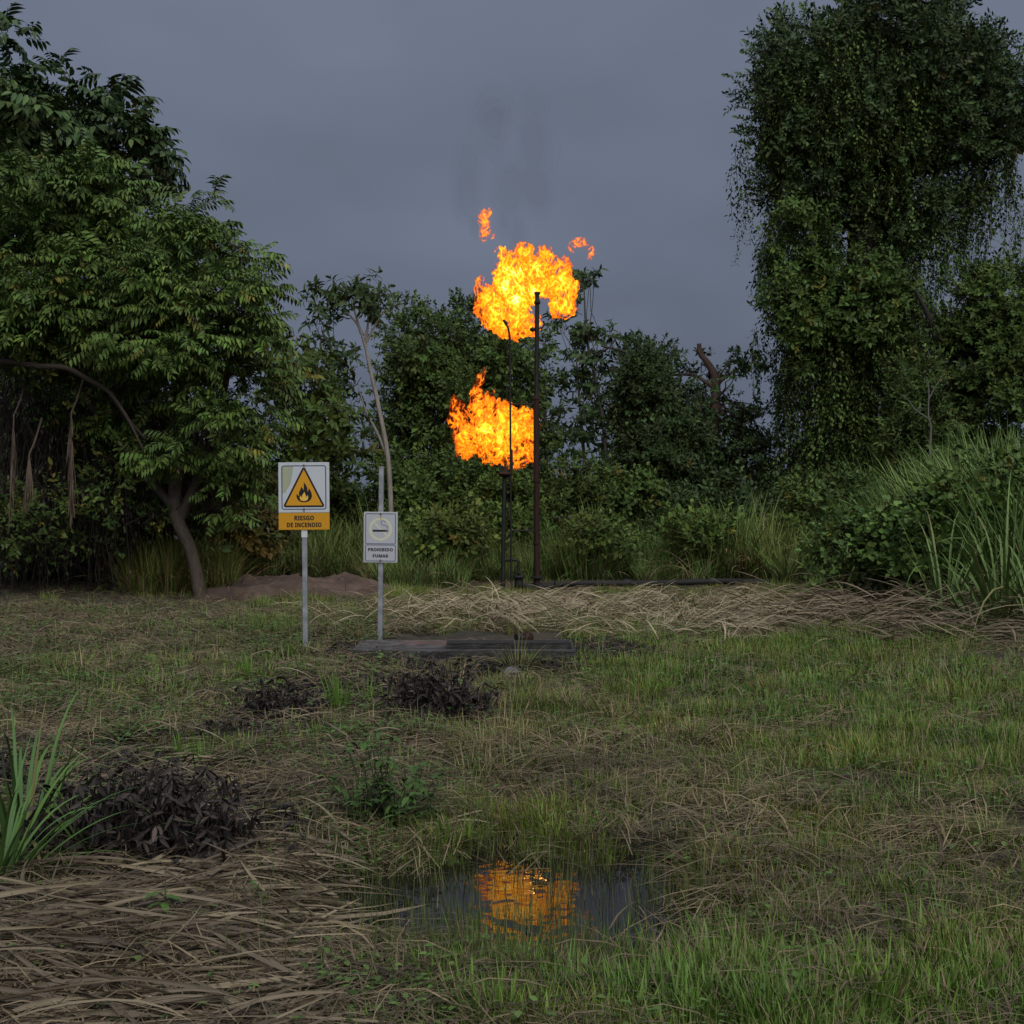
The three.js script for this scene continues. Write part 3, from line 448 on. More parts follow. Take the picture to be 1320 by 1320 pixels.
bushes.forEach(([u, v, ru, rv, D, tone, label], i) => growTree({ name: 'bush', seed: 40 + i, category: 'bush', label, foot: u, depth: D,
  crown: { tone, clumps: Math.round(ru * rv / 95), per: 24, cr: 0.36, s: 0.8, shell: 0.4, flat: 0.8, lift: 0.6, old: tone === 'olive' ? 0.25 : 0.02, blobs: [[u, v, ru, rv, 0, 1], [u - ru * 0.45, v + rv * 0.3, ru * 0.6, rv * 0.75, -0.2, 0.9], [u + ru * 0.45, v + rv * 0.25, ru * 0.6, rv * 0.8, -0.1, 0.9], [u, v + rv * 0.6, ru * 0.9, rv * 0.6, -0.4, 0.8]], spray: { n: 11, len: 0.15, wid: 0.08, twig: 0.36, open: 1.25 } } }));
{ // bare pale branch on the right
  reseed(61); const D = 26, base = at(1200, 690, D); base.y = groundY(base.x, base.z) - 0.1;
  const t = thing('dead_sapling', 'bare pale dead sapling with forked twigs among the green on the right', 'dead tree', base.toArray()), G = new Geo();
  const path = (l, r) => { const p = l.map(([u, v, d = 0]) => at(u, v, D + d).sub(base)), c = new THREE.CatmullRomCurve3(p).getPoints(p.length * 4); tube(G, c, c.map((_, k) => lerp(r, r * 0.3, k / c.length)), [0.2, 0.185, 0.175], 6, 0.1); };
  path([[1200, 690], [1199, 575], [1200, 550], [1197, 538], [1197, 500], [1194, 485]], 0.03); path([[1197, 540], [1180, 528], [1170, 515], [1160, 508]], 0.018); path([[1197, 515], [1205, 500], [1214, 485]], 0.018); path([[1182, 529], [1186, 526], [1193, 527]], 0.012);
  part('stem', G.done(), barkMat, t);
}

// ---------------------------------------------------------------- grass, straw and other ground cover
const C = { green: [0.050, 0.095, 0.016], lush: [0.070, 0.135, 0.022], dull: [0.075, 0.090, 0.026], yellow: [0.16, 0.15, 0.055], straw: [0.255, 0.205, 0.125], pale: [0.36, 0.30, 0.195], brown: [0.105, 0.078, 0.052], grey: [0.24, 0.19, 0.145], black: [0.016, 0.013, 0.013] };
function tuft(o) {                                           // a tuft of upright or spreading blades
  const G = new Geo(); reseed(o.seed);
  for (let k = 0; k < o.n; k++) {
    const a = rr(0, 6.3), r = Math.sqrt(rnd()) * o.r, tilt = rr(0.05, o.tilt ?? 0.7), dry = rnd() < (o.dry ?? 0.15), c = dry ? mixc(C.straw, C.brown, rnd()) : mixc(o.c0, o.c1, rnd());
    blade(G, V(Math.cos(a) * r, -0.02, Math.sin(a) * r), V(Math.cos(a) * Math.sin(tilt), Math.cos(tilt), Math.sin(a) * Math.sin(tilt)).add(V(rr(-0.15, 0.15), 0, rr(-0.15, 0.15))), o.len * rr(0.45, 1.15), o.wid * rr(0.7, 1.3), mulc(c, rr(0.7, 1)), mulc(c, rr(1, 1.35)), { seg: o.seg ?? 3, droop: (o.droop ?? 1) / o.len * rr(0.3, 1.2), fold: o.fold ?? 0 });
  }
  return G.done();
}
function mat(o) {                                            // loose strands lying on the ground
  const G = new Geo(); reseed(o.seed);
  for (let k = 0; k < o.n; k++) {
    const a = rr(-0.9, 0.9) + (rnd() < 0.25 ? rr(-1.5, 1.5) : 0), x = rr(-o.r, o.r), z = rr(-o.r, o.r), L = o.len * rr(0.4, 1.2), c = mixc(o.c0, o.c1, rnd());
    blade(G, V(x - Math.cos(a) * L / 2, rr(0.0, o.h), z - Math.sin(a) * L / 2), V(Math.cos(a), rr(-0.05, 0.5), Math.sin(a)), L, o.wid * rr(0.6, 1.4), mulc(c, rr(0.75, 1.1)), mulc(c, rr(0.8, 1.2)), { seg: 3, droop: 1.2 / o.len * rr(0.3, 1), curl: rr(-1, 1), floor: () => 0.003, twist: rr(-1, 1), side: V(-Math.sin(a), rr(-0.5, 0.5), Math.cos(a)) });
  }
  return G.done();
}
function cover(name, geometry, material, o, label) {
  reseed(o.seed); const items = []; let tries = 0;
  while (items.length < o.count && tries++ < o.count * 40) {
    const D = o.near * Math.pow(o.far / o.near, Math.pow(rnd(), o.bias ?? 0.8)), x = rr(-1, 1) * (0.40 * D + 0.9), z = -D, [u, v] = toPhoto(x, 0, z), w = o.where(u, v, x, z);
    if (rnd() > w) continue;
    const e = poolEdge(x, z); if (!o.wet && e < 0.9) continue;
    const s = (o.s ? o.s(u, v, D) : 1) * rr(0.7, 1.3), g = rr(0.75, 1.3), t = o.tint ? o.tint(u, v, x, z) : [1, 1, 1];
    items.push({ p: V(x, groundY(x, z) + (o.lift ?? 0), z), ry: rr(0, 6.3), rx: rr(-0.12, 0.12), rz: rr(-0.12, 0.12), s, sy: s * rr(0.7, 1.2), c: [t[0] * g, t[1] * g, t[2] * g] });
  }
  if (o.join) { const near = items.filter((q) => -q.p.z < o.join), far = items.filter((q) => -q.p.z >= o.join); planted(name, geometry, material, near, scene, { kind: 'stuff', label: label + ' close to the camera' }); scatter('far_' + name, geometry, material, far, scene, { kind: 'stuff', label: label + ' farther off' }); }
  else scatter(name, geometry, material, items, scene, { kind: 'stuff', label });
}
const mask = (u, v, list) => { let s = 0; for (const [cx, cy, rx, ry, w = 1] of list) s = Math.max(s, w * bump(u, v, cx, cy, rx, ry)); return s; };
const patch = (x, z, f, k = 0) => clamp(0.5 + 1.7 * fbm(x * f, k, z * f, 3), 0, 1);
const SLAB = (u, v) => v > 822 && v < 862 && u > 500 && u < 735;
const CHAR = [[770, 846, 60, 14], [470, 850, 60, 12], [620, 868, 130, 8, 0.9], [410, 915, 110, 30, 0.9], [560, 905, 60, 24, 0.9], [160, 1060, 120, 66, 1], [330, 955, 60, 16, 0.8]];
const CANE = (u, v) => sstep(v + Math.min(u, 300) * 0.3, 1175, 1215) * (1 - sstep(u + (v - 1250) * 0.1, 340, 470));
const BAND = (u, v0) => { const v = v0 + 13 * fbm(u / 38, v0 / 30, 2, 3) * 2; return Math.max(mask(u, v, [[640, 803, 150, 20], [800, 800, 120, 20], [930, 803, 110, 20], [720, 786, 60, 10]]), 0) * sstep(v0 + 14 * noise(u / 26, 4), 766, 778) * clamp(0.62 + 1.5 * fbm(u / 60, v0 / 16, 8, 3), 0.12, 1); };
const HEAP = (u, v) => clamp(0.7 + 1.4 * fbm(u / 60, v / 20, 5, 3), 0.1, 1) * mask(u, v, [[1080, 800, 90, 26], [1200, 806, 110, 30], [1310, 806, 90, 34]]);
const LEFTMESS = (u, v) => (1 - sstep(u, 480, 640)) * sstep(v, 780, 800);
const bare = (u, v) => SLAB(u, v) ? 0 : 1 - 0.92 * mask(u, v, CHAR);
const brownish = (u, v) => 0.62 * mask(u, v, [[960, 1120, 130, 90], [1010, 1040, 90, 30, 0.8], [880, 1180, 90, 50, 0.8], [1090, 1200, 120, 40, 0.7], [690, 1030, 100, 40, 0.6], [640, 950, 120, 50, 0.5], [900, 1010, 90, 40, 0.6]]);
cover('short_grass', tuft({ seed: 71, n: 16, r: 0.09, len: 0.115, wid: 0.0056, c0: [0.055, 0.105, 0.017], c1: [0.085, 0.11, 0.028], dry: 0.22, tilt: 1.3, droop: 1.1 }), grassMat, { seed: 72, join: 8, count: 22000, near: 3.4, far: 24,
  where: (u, v, x, z) => bare(u, v) * (1 - 0.95 * CANE(u, v)) * (1 - 0.6 * BAND(u, v)) * (1 - 0.6 * HEAP(u, v)) * (1 - 0.55 * brownish(u, v)) * (LEFTMESS(u, v) > 0.5 ? 0.55 * patch(x, z, 1.6, 3) ** 1.5 : 0.12 + 0.88 * patch(x, z, 1.5, 4) ** 1.3) * (u < 330 && v < 850 ? 0.15 : 1),
  s: (u, v, D) => lerp(0.8, 1.1, sstep(D, 5, 16)) * lerp(0.55, 1.5, patch(u / 30, v / 14, 0.5, 2)), tint: (u, v, x, z) => { const t = patch(x, z, 1.3, 11), b = brownish(u, v) * 0.6; return mixc(mixc([1.0, 1.2, 0.85], [2.0, 1.6, 1.2], t * 0.85), [1.9, 1.2, 1.3], b); } }, 'short trampled grass');
cover('lush_grass', tuft({ seed: 73, n: 13, r: 0.07, len: 0.16, wid: 0.0095, c0: [0.085, 0.155, 0.024], c1: [0.065, 0.12, 0.02], dry: 0.12, tilt: 1.15, droop: 1.1, seg: 4 }), grassMat, { seed: 74, count: 3600, near: 3.4, far: 20,
  where: (u, v, x, z) => bare(u, v) * (1 - 0.8 * CANE(u, v)) * (1 - 0.6 * BAND(u, v)) * mask(u, v, [[760, 1318, 190, 36], [1000, 1310, 260, 50], [640, 1290, 110, 26, 0.9], [1250, 1290, 120, 60, 0.8], [1150, 900, 220, 50, 0.3], [930, 895, 120, 30, 0.3], [1130, 960, 160, 46, 0.35], [1250, 980, 120, 60, 0.35], [715, 1085, 50, 18, 0.5], [840, 890, 60, 20, 0.6], [330, 870, 90, 26, 0.4], [150, 900, 160, 40, 0.3], [560, 1100, 60, 30, 0.7], [870, 1250, 90, 50, 0.8], [1000, 840, 200, 12, 0.5], [340, 820, 120, 14, 0.6], [110, 930, 40, 12, 0.7], [250, 900, 50, 12, 0.6], [180, 860, 30, 8, 0.7], [60, 880, 30, 10, 0.6], [480, 1000, 60, 14, 0.4], [210, 1200, 160, 40, 0.16], [300, 985, 30, 14, 0.6], [420, 960, 30, 10, 0.5], [900, 800, 20, 6, 0.9], [760, 812, 24, 6, 0.8], [1040, 790, 20, 8, 0.9], [1120, 800, 24, 8, 0.7]]) * (0.3 + 0.7 * patch(x, z, 1.8, 5)),
  s: (u, v, D) => lerp(0.85, 1.1, sstep(D, 5, 12)), tint: (u, v, x, z) => mixc([0.85, 0.95, 0.9], [1.3, 1.15, 1], patch(x, z, 2, 6)) }, 'lush green grass');
cover('straw_litter', mat({ seed: 75, n: 14, r: 0.16, len: 0.28, wid: 0.0055, h: 0.05, c0: C.straw, c1: C.brown }), strawMat, { seed: 76, join: 8, count: 12000, near: 3.4, far: 24,
  where: (u, v, x, z) => (SLAB(u, v) ? 0 : 1) * Math.max(0.9 * brownish(u, v), LEFTMESS(u, v) * 0.75 * (1 - 0.7 * mask(u, v, CHAR)), 0.3 * patch(x, z, 1.1, 7), 0.9 * BAND(u, v), 0.8 * HEAP(u, v), mask(u, v, [[700, 990, 180, 60, 0.55], [1200, 1090, 140, 40, 0.4]])),
  tint: (u, v, x, z) => mixc([0.7, 0.68, 0.64], [1.6, 1.56, 1.45], patch(x, z, 1.7, 8)) }, 'dead straw lying between the grass');
cover('tussock_grass', tuft({ seed: 87, n: 34, r: 0.1, len: 0.22, wid: 0.005, c0: [0.085, 0.125, 0.028], c1: C.yellow, dry: 0.25, tilt: 1.4, droop: 1.9, seg: 4 }), grassMat, { seed: 88, count: 560, near: 4.4, far: 19,
  where: (u, v, x, z) => bare(u, v) * (1 - CANE(u, v)) * (LEFTMESS(u, v) * 0.12 + mask(u, v, [[700, 970, 150, 70, 0.9], [900, 900, 140, 30, 0.15], [1000, 990, 100, 40, 0.3], [1180, 1080, 160, 90, 0.3], [900, 1160, 120, 60, 0.4], [1230, 900, 120, 50, 0.15], [1020, 1180, 40, 60, 0.9]])) * patch(x, z, 1.6, 14) ** 1.5,
  s: (u, v, D) => lerp(0.75, 1.1, sstep(D, 5, 12)), tint: (u, v, x, z) => mixc([0.8, 0.95, 0.8], [1.35, 1.1, 1.1], patch(x, z, 2, 15)) }, 'longer fine grass in loose tussocks');
cover('weeds', (() => { const G = new Geo(); reseed(77); for (let k = 0; k < 16; k++) { const a = rr(0, 6.3), b = V(rr(-0.09, 0.09), rr(0.01, 0.1), rr(-0.09, 0.09)); leaf(G, b, V(Math.cos(a), rr(0, 0.6), Math.sin(a)), V(0, 1, 0), rr(0.016, 0.042), rr(0.01, 0.026), mulc(mixc([0.05, 0.10, 0.022], [0.085, 0.13, 0.03], rnd()), rr(0.7, 1.3)), 0.15, 0.3); } return G.done(); })(), leafMat, { seed: 78, count: 2600, near: 3.4, far: 18, s: (u, v, D) => lerp(0.85, 1.4, sstep(D, 5, 12)),
  where: (u, v, x, z) => bare(u, v) * (1 - 0.9 * CANE(u, v)) * (LEFTMESS(u, v) * 0.55 + 0.16 + mask(u, v, [[450, 1140, 70, 60, 0.7], [560, 1150, 60, 40, 0.5], [480, 960, 60, 30, 0.5]])) * patch(x, z, 1.8, 9) ** 2 }, 'low broad-leaved weeds');
cover('charred_litter', (() => { const G = new Geo(); reseed(79); for (let k = 0; k < 18; k++) { const a = rr(0, 6.3); leaf(G, V(rr(-0.16, 0.16), rr(0.0, 0.06), rr(-0.16, 0.16)), V(Math.cos(a), rr(-0.2, 0.5), Math.sin(a)), V(rr(-0.6, 0.6), 1, rr(-0.6, 0.6)), rr(0.03, 0.09), rr(0.008, 0.026), mulc(mixc(C.black, [0.035, 0.031, 0.031], rnd()), rr(0.7, 1.4)), 0.4, 0.5); } return G.done(); })(), leafMat, { seed: 80, count: 1500, near: 5, far: 16, where: (u, v) => (SLAB(u, v) ? 0 : 1) * mask(u, v, CHAR) }, 'blackened dead leaves on the ground');
cover('reeds', tuft({ seed: 81, n: 7, r: 0.06, len: 0.2, wid: 0.004, c0: C.green, c1: C.dull, dry: 0.3, tilt: 0.25, droop: 0.35, seg: 3 }), grassMat, { seed: 82, count: 800, near: 4.2, far: 7, bias: 1, wet: true,
  where: (u, v, x, z) => { const e = poolEdge(x, z); return e > 1.3 ? 0 : (0.09 + mask(u, v, [[560, 1160, 40, 50, 0.2], [690, 1170, 60, 50, 0.45], [545, 1110, 40, 40, 0.6], [725, 1120, 24, 40, 0.7], [700, 1245, 200, 26, 1], [600, 1210, 60, 30, 0.6], [790, 1130, 40, 40, 0.35], [460, 1140, 50, 50, 0.6], [660, 1090, 90, 14, 0.5], [870, 1150, 40, 50, 0.7]])) * (mask(u, v, [[665, 1150, 55, 50]]) > 0.5 ? 0.5 : 1); } }, 'thin grass stems standing in the puddle');
// dry cane leaves heaped in the lower left corner, the straw across the middle and the broken cane on the right
function strands(name, label, o) {
  reseed(o.seed); const G = new Geo(); let n = 0, tries = 0;
  while (n < o.count && tries++ < o.count * 60) {
    const D = o.near * Math.pow(o.far / o.near, rnd()), x = rr(-1, 1) * (0.40 * D + 0.9), z = -D, [u, v] = toPhoto(x, 0, z); if (rnd() > o.where(u, v, x, z)) continue; n++;
    const a = o.turn * gauss() + (o.lean ? o.lean(x, z) : 0) + (rnd() < 0.5 ? Math.PI : 0), L = o.len * rr(0.35, 1.2), c = mixc(o.c0, o.c1, rnd()), y = groundY(x, z) + rr(0, 1) ** 1.5 * o.h(u, v);
    const dir = V(Math.cos(a), rr(-0.1, o.rise ?? 0.35), Math.sin(a)), b = V(x - Math.cos(a) * L / 2, y, z - Math.sin(a) * L / 2), lift = rr(0.005, 0.05);
    blade(G, b, dir, L, o.wid * (rr(0.35, 1.1) + 0.9 * rnd() ** 4), mulc(c, rr(0.7, 1.05)), mulc(c, rr(0.8, 1.2)), { seg: o.seg ?? 7, droop: (o.droop ?? 0.9) / o.len * rr(0.2, 1.4), curl: rr(-1, 1) * (o.curl ?? 0.8), twist: rr(-1, 1) * (o.twist ?? 1.8), fold: o.fold ?? 0, side: V(-Math.sin(a), rr(-0.7, 0.7), Math.cos(a)), floor: (px, pz) => Math.max(groundY(px, pz), -0.01) + lift, shape: (t) => Math.min(1, 0.35 + t * 3) * Math.pow(1 - t, 0.6) + 0.03 });
  }
  const m = part(name, G.done(), strawMat, scene, { kind: 'stuff', label }); return m;
}
strands('dry_cane_leaves', 'dead cane leaves matted on the ground in the lower left corner', { seed: 83, count: 3900, near: 3.3, far: 6.4, where: (u, v) => CANE(u, v), turn: 0.72, lean: (x, z) => 0.9 * noise(x * 1.1, 3, z * 1.1), len: 0.62, wid: 0.019, h: (u, v) => 0.07, c0: [0.34, 0.275, 0.178], c1: [0.085, 0.060, 0.042], fold: 0.45, rise: 0.3, curl: 1.3, twist: 2.6 });
strands('straw_heap', 'pale dry straw heaped across the middle of the clearing', { seed: 84, count: 4600, near: 14, far: 24, where: (u, v) => SLAB(u, v) ? 0 : BAND(u, v), turn: 0.75, lean: (x, z) => 2.2 * noise(x * 0.9, 3, z * 1.1), len: 0.62, wid: 0.014, h: (u, v) => 0.34 * BAND(u, v) * sstep(v, 770, 800), c0: [0.56, 0.47, 0.31], c1: [0.3, 0.235, 0.145], seg: 6, droop: 1.7, rise: 0.9 });
strands('broken_cane', 'brown broken cane stalks fallen in front of the tall grass on the right', { seed: 85, count: 1700, near: 13.5, far: 21, where: (u, v) => HEAP(u, v), turn: 0.8, lean: (x, z) => 0.35 + 1.5 * noise(x * 0.9, 6, z * 1.1), len: 0.9, wid: 0.022, h: () => 0.3, c0: [0.38, 0.305, 0.195], c1: [0.14, 0.10, 0.066], fold: 0.3, seg: 6, droop: 1.0, rise: 0.6 });
strands('mixed_straw', 'grey dead stalks scattered over the left of the clearing', { seed: 86, count: 4600, near: 6, far: 19, where: (u, v) => LEFTMESS(u, v) * (1 - 0.6 * mask(u, v, CHAR)) * (1 - CANE(u, v)) * 0.8, turn: 1.2, len: 0.32, wid: 0.0105, h: () => 0.09, c0: C.pale, c1: C.brown, seg: 5, rise: 0.6, droop: 1.3 });

// tall grass behind the clearing and on the bank to the right
const tallGeo = tuft({ seed: 91, n: 34, r: 0.26, len: 1.35, wid: 0.022, c0: [0.050, 0.100, 0.022], c1: [0.095, 0.155, 0.036], dry: 0.08, tilt: 0.85, droop: 1.8, seg: 6 });
{
  reseed(92); const items = [];
  while (items.length < 1650) {
    const D = rr(22.8, 30.5), u = rr(270, 1290), v0 = HORIZON + FOCAL * EYE / D, x = (u - HALF) / FOCAL * D, z = -D;
    if (u < 480 && D < 24.2) continue; if (u > 600 && u < 1045 && D < 24.7) continue;
    const dry = u < 500 ? 0.35 : patch(x, z, 0.7, 13) ** 2 * 0.22 + 0.7 * bump(u, v0, 1000, 752, 50, 12), g = rr(0.75, 1.25), s = lerp(0.42, 0.84, sstep(D, 22.8, 26.5)) * rr(0.8, 1.2) * (u > 930 ? 1.1 : 1);
    items.push({ p: V(x, groundY(x, z), z), ry: rr(0, 6.3), rx: rr(-0.3, 0.3), rz: rr(-0.3, 0.3), s: s * (0.6 + 0.75 * patch(x, z, 0.8, 17)), c: mixc([g, g, g], [2.1 * g, 1.4 * g, 1.6 * g], clamp(dry, 0, 0.8)) });
  }
  scatter('tall_grass', tallGeo, grassMat, items, scene, { kind: 'stuff', label: 'tall green grass along the back of the clearing' });
}
const caneGeo = tuft({ seed: 93, n: 30, r: 0.22, len: 1.7, wid: 0.042, c0: [0.065, 0.130, 0.034], c1: [0.11, 0.185, 0.050], dry: 0.05, tilt: 0.6, droop: 1.6, seg: 7, fold: 0.35 });
{
  reseed(94); const items = [];
  while (items.length < 760) {
    const D = rr(14.2, 27), u = rr(1000, 1520), line = lerp(752, 800, sstep(u, 1020, 1320)), v0 = HORIZON + FOCAL * EYE / D; if (v0 > line + 14 * noise(u / 50, 3)) continue;
    const x = (u - HALF) / FOCAL * D, z = -D, g = rr(0.7, 1.25), s = lerp(0.5, 0.95, sstep(u, 1020, 1260)) * rr(0.6, 1.2);
    items.push({ p: V(x, groundY(x, z), z), ry: rr(0, 6.3), rx: rr(-0.5, 0.5), rz: rr(-0.5, 0.5), s, c: [g * rr(0.9, 1.3), g, g * rr(0.8, 1.05)] });
  }
  scatter('bank_grass', caneGeo, grassMat, items, scene, { kind: 'stuff', label: 'tall cane grass covering the bank on the right' });
  // yellow-green grass below the leaning trunk
  reseed(95); const low = [];
  while (low.length < 110) { const D = rr(21.4, 25), u = rr(165, 300), x = (u - HALF) / FOCAL * D; const g = rr(0.7, 1.2); low.push({ p: V(x, groundY(x, -D), -D), ry: rr(0, 6.3), rx: rr(-0.2, 0.2), rz: rr(-0.2, 0.2), s: rr(0.5, 0.95), c: [1.8 * g, 1.25 * g, 1.2 * g] }); }
  scatter('yellow_grass', tallGeo, grassMat, low, scene, { kind: 'stuff', label: 'yellowish long grass behind the leaning trunk' });
}
// clumps that stand out on the bank
function grassClump(name, label, [u, v, D], o) {
  reseed(o.seed); const base = D ? V((u - HALF) / FOCAL * D, 0, -D) : onGround(u, v); base.y = groundY(base.x, base.z) - 0.02;
  const t = thing(name, label, o.category ?? 'grass clump', base.toArray(), 0, o.group), all = new Geo();
  for (let k = 0; k < o.n; k++) {
    const G = o.each ? new Geo() : all, a = o.arc ? rr(...o.arc) : rr(0, 6.3), tilt = rr(o.tilt?.[0] ?? 0.1, o.tilt?.[1] ?? 0.6), c = rnd() < (o.dry ?? 0.05) ? C.yellow : mixc(o.c0 ?? C.lush, o.c1 ?? C.green, rnd()), r = Math.sqrt(rnd()) * o.r;
    blade(G, V(Math.cos(a) * r, 0, Math.sin(a) * r), V(Math.cos(a) * Math.sin(tilt), Math.cos(tilt), Math.sin(a) * Math.sin(tilt)), o.len * rr(0.55, 1.15), o.wid * rr(0.75, 1.2), mulc(c, 0.85), mulc(c, rr(1, 1.3)), { seg: o.seg ?? 8, droop: (o.droop ?? 1) / o.len * rr(0.3, 1.3), fold: 0.35, twist: rr(-0.5, 0.5) });
    if (o.each) part('blade', G.done(), grassMat, t);
  }
  if (!o.each) part('blades', all.done(), grassMat, t, { kind: 'stuff' });
  return t;
}
const caneCol = { c0: [0.090, 0.160, 0.038], c1: [0.13, 0.19, 0.055], category: 'cane grass' };
grassClump('cane_clump', 'tall cane clump with pale arching leaves in the middle of the right bank', [1218, 0, 16.6], { seed: 101, n: 40, r: 0.16, len: 1.6, wid: 0.036, tilt: [0.05, 0.6], droop: 2.8, ...caneCol });
grassClump('cane_clump', 'highest cane clump with long arching leaves near the right edge', [1296, 0, 15.8], { seed: 102, n: 50, r: 0.25, len: 2.0, wid: 0.038, tilt: [0.05, 0.7], droop: 3, ...caneCol });
grassClump('cane_clump', 'cane clump cut by the right edge of the picture', [1345, 0, 15.2], { seed: 103, n: 46, r: 0.25, len: 1.9, wid: 0.038, tilt: [0.05, 0.8], droop: 3, ...caneCol });
grassClump('cane_clump', 'lower cane clump at the left end of the right bank, beside the creeper', [1085, 0, 20.5], { seed: 104, n: 44, r: 0.3, len: 1.2, wid: 0.03, tilt: [0.05, 0.8], droop: 1.7, ...caneCol });
grassClump('cane_clump', 'cane clump in front of the bank with leaves reaching down to the broken cane', [1262, 0, 15.6], { seed: 105, n: 40, r: 0.3, len: 1.2, wid: 0.034, tilt: [0.2, 1.0], droop: 1.8, ...caneCol });
const creepers = [[1125, 705, 56, 44, 19.4, 'broad-leaved creeper mounded over the left part of the right bank'], [1195, 690, 50, 42, 19, 'broad-leaved creeper on the right bank below the pale cane clump'], [1275, 635, 56, 40, 19, 'high broad-leaved creeper on the right bank behind the highest cane clump']];
creepers.forEach(([u, v, ru, rv, D, label], i) => growTree({ name: 'creeper', seed: 110 + i, category: 'creeper', label, foot: u, depth: D, crown: { tone: 'bright', inset: 0, clumps: 44, per: 10, cr: 0.24, s: 0.8, shell: 0.3, flat: 0.8, lift: 0.8, blobs: [[u, v, ru, rv, 0, 0.7], [u - 26, v + 24, 40, 36, -0.2, 0.6], [u + 30, v + 20, 40, 36, -0.2, 0.6]], spray: { n: 8, len: 0.115, wid: 0.10, twig: 0.26, open: 1.35 } } }));
grassClump('grass_clump', 'big clump of long green grass at the left edge in the foreground', [26, 1116], { seed: 122, n: 76, r: 0.14, len: 0.78, wid: 0.022, tilt: [0.15, 1.2], droop: 2.3, each: true, seg: 9, dry: 0.08, c0: [0.085, 0.160, 0.030], c1: [0.065, 0.135, 0.040] });
grassClump('grass_clump', 'smaller clump of green blades at the very left edge, beside the dry cane leaves', [-8, 1165], { seed: 123, n: 34, r: 0.08, len: 0.6, wid: 0.024, tilt: [0.2, 1.3], arc: [-1.6, 1.3], droop: 1.6, each: true, seg: 9, c0: [0.085, 0.160, 0.030], c1: [0.065, 0.135, 0.040] });
grassClump('grass_clump', 'few thin arching green blades right of the big clump, before the blackened bush', [128, 1138], { seed: 121, n: 9, r: 0.03, len: 0.5, wid: 0.014, tilt: [0.1, 0.9], droop: 1.4, each: true, dry: 0.2 });
const tufts = [[438, 932, 0.34, 26, 0.05, 'tallest bright green grass tuft in the middle of the clearing, in front of the slab'], [474, 922, 0.26, 10, 0.03, 'small bright green tuft just right of the tallest tuft'], [499, 916, 0.2, 8, 0.03, 'small green tuft left of the blackened bush by the slab'], [322, 890, 0.24, 24, 0.12, 'wide loose green tuft left of the yellow sign post'], [236, 996, 0.24, 12, 0.04, 'narrow bright tuft behind the big blackened bush, the left of a pair'], [260, 1000, 0.24, 14, 0.05, 'bright tuft behind the big blackened bush, the right of a pair'], [544, 942, 0.15, 8, 0.03, 'short green tuft in front of the blackened bush by the slab'], [330, 824, 0.24, 14, 0.08, 'green tuft far behind the yellow sign post, below the dirt mound'], [376, 820, 0.22, 12, 0.06, 'green tuft close behind the yellow sign post']];
tufts.forEach(([u, v, len, n, r, label], i) => grassClump('grass_tuft', label, [u, v], { seed: 130 + i, n: n * 2, r, len, wid: 0.014, tilt: [0, 0.35], droop: 0.35, c0: [0.075, 0.155, 0.020], c1: [0.10, 0.175, 0.028], dry: 0.03, seg: 5, category: 'grass tuft', group: 'young green grass tufts in the clearing' }));
grassClump('grass_tuft', 'rounded olive grass tuft over a small grey stone in front of the slab', [668, 872], { seed: 145, n: 130, r: 0.1, len: 0.42, wid: 0.007, tilt: [0.1, 1.15], droop: 1.3, c0: C.dull, c1: C.yellow, dry: 0.3, category: 'grass tuft' });
// blackened bushes
function blackBush(label, u, v, ru, h, n, seed) {
  reseed(seed); const base = onGround(u, v); base.y = groundY(base.x, base.z); const k = pxm(-base.z), R = ru / k, H = h / k, t = thing('withered_bush', label, 'dead bush', base.toArray()), G = new Geo(), L = new Geo();
  for (let s = 0; s < n; s++) {
    const x = rr(-R, R), z = rr(-R, R) * 0.6, top = H * rr(0.3, 1.05) * (0.75 + 0.9 * fbm(base.x * 3 + x * 5, z * 5, 3, 2)) * Math.sqrt(Math.max(0.05, 1 - (x / R) ** 2 * 0.7)), tip = V(x + rr(-0.12, 0.12), top, z + rr(-0.1, 0.1));
    const P = limb(G, V(x, -0.03, z), tip, 0.006, 0.002, mulc([0.05, 0.04, 0.035], rr(0.6, 1.2)), { n: 5, sides: 4, wob: 0.2 });
    for (let j = 0; j < 20; j++) { const q = P[1 + Math.floor(rnd() * 5)].clone(), a = rr(0, 6.3), c = mulc(mixc([0.016, 0.012, 0.011], [0.085, 0.064, 0.052], rnd() * rnd()), rr(0.8, 1.4)); leaf(L, q, V(Math.cos(a) * 0.8, rr(-1.5, 0.2), Math.sin(a) * 0.8), V(rr(-1, 1), 0.6, rr(-1, 1)), rr(0.025, 0.09), rr(0.008, 0.026), c, 0.5, rr(-0.3, 0.8)); }
  }
  part('stem', G.done(), barkMat, t); part('withered_leaves', L.done(), leafMat, t); return t;
}
blackBush('big blackened withered bush in the left foreground', 175, 1122, 122, 158, 270, 151);
blackBush('blackened withered bush cut by the left edge behind the grass clump', 18, 1030, 34, 60, 50, 152);
blackBush('blackened withered bush in front of the concrete slab', 562, 938, 62, 86, 150, 153);
blackBush('narrow blackened bush between the two sign posts', 352, 938, 42, 70, 80, 154);
blackBush('low blackened bush between the tallest green tuft and the bush by the slab', 500, 905, 20, 34, 16, 155);
blackBush('scattered low blackened plant left of the narrow blackened bush', 292, 968, 40, 46, 44, 157);
blackBush('low dark dead bush at the right end of the dry cane leaves', 340, 1085, 60, 40, 50, 156);
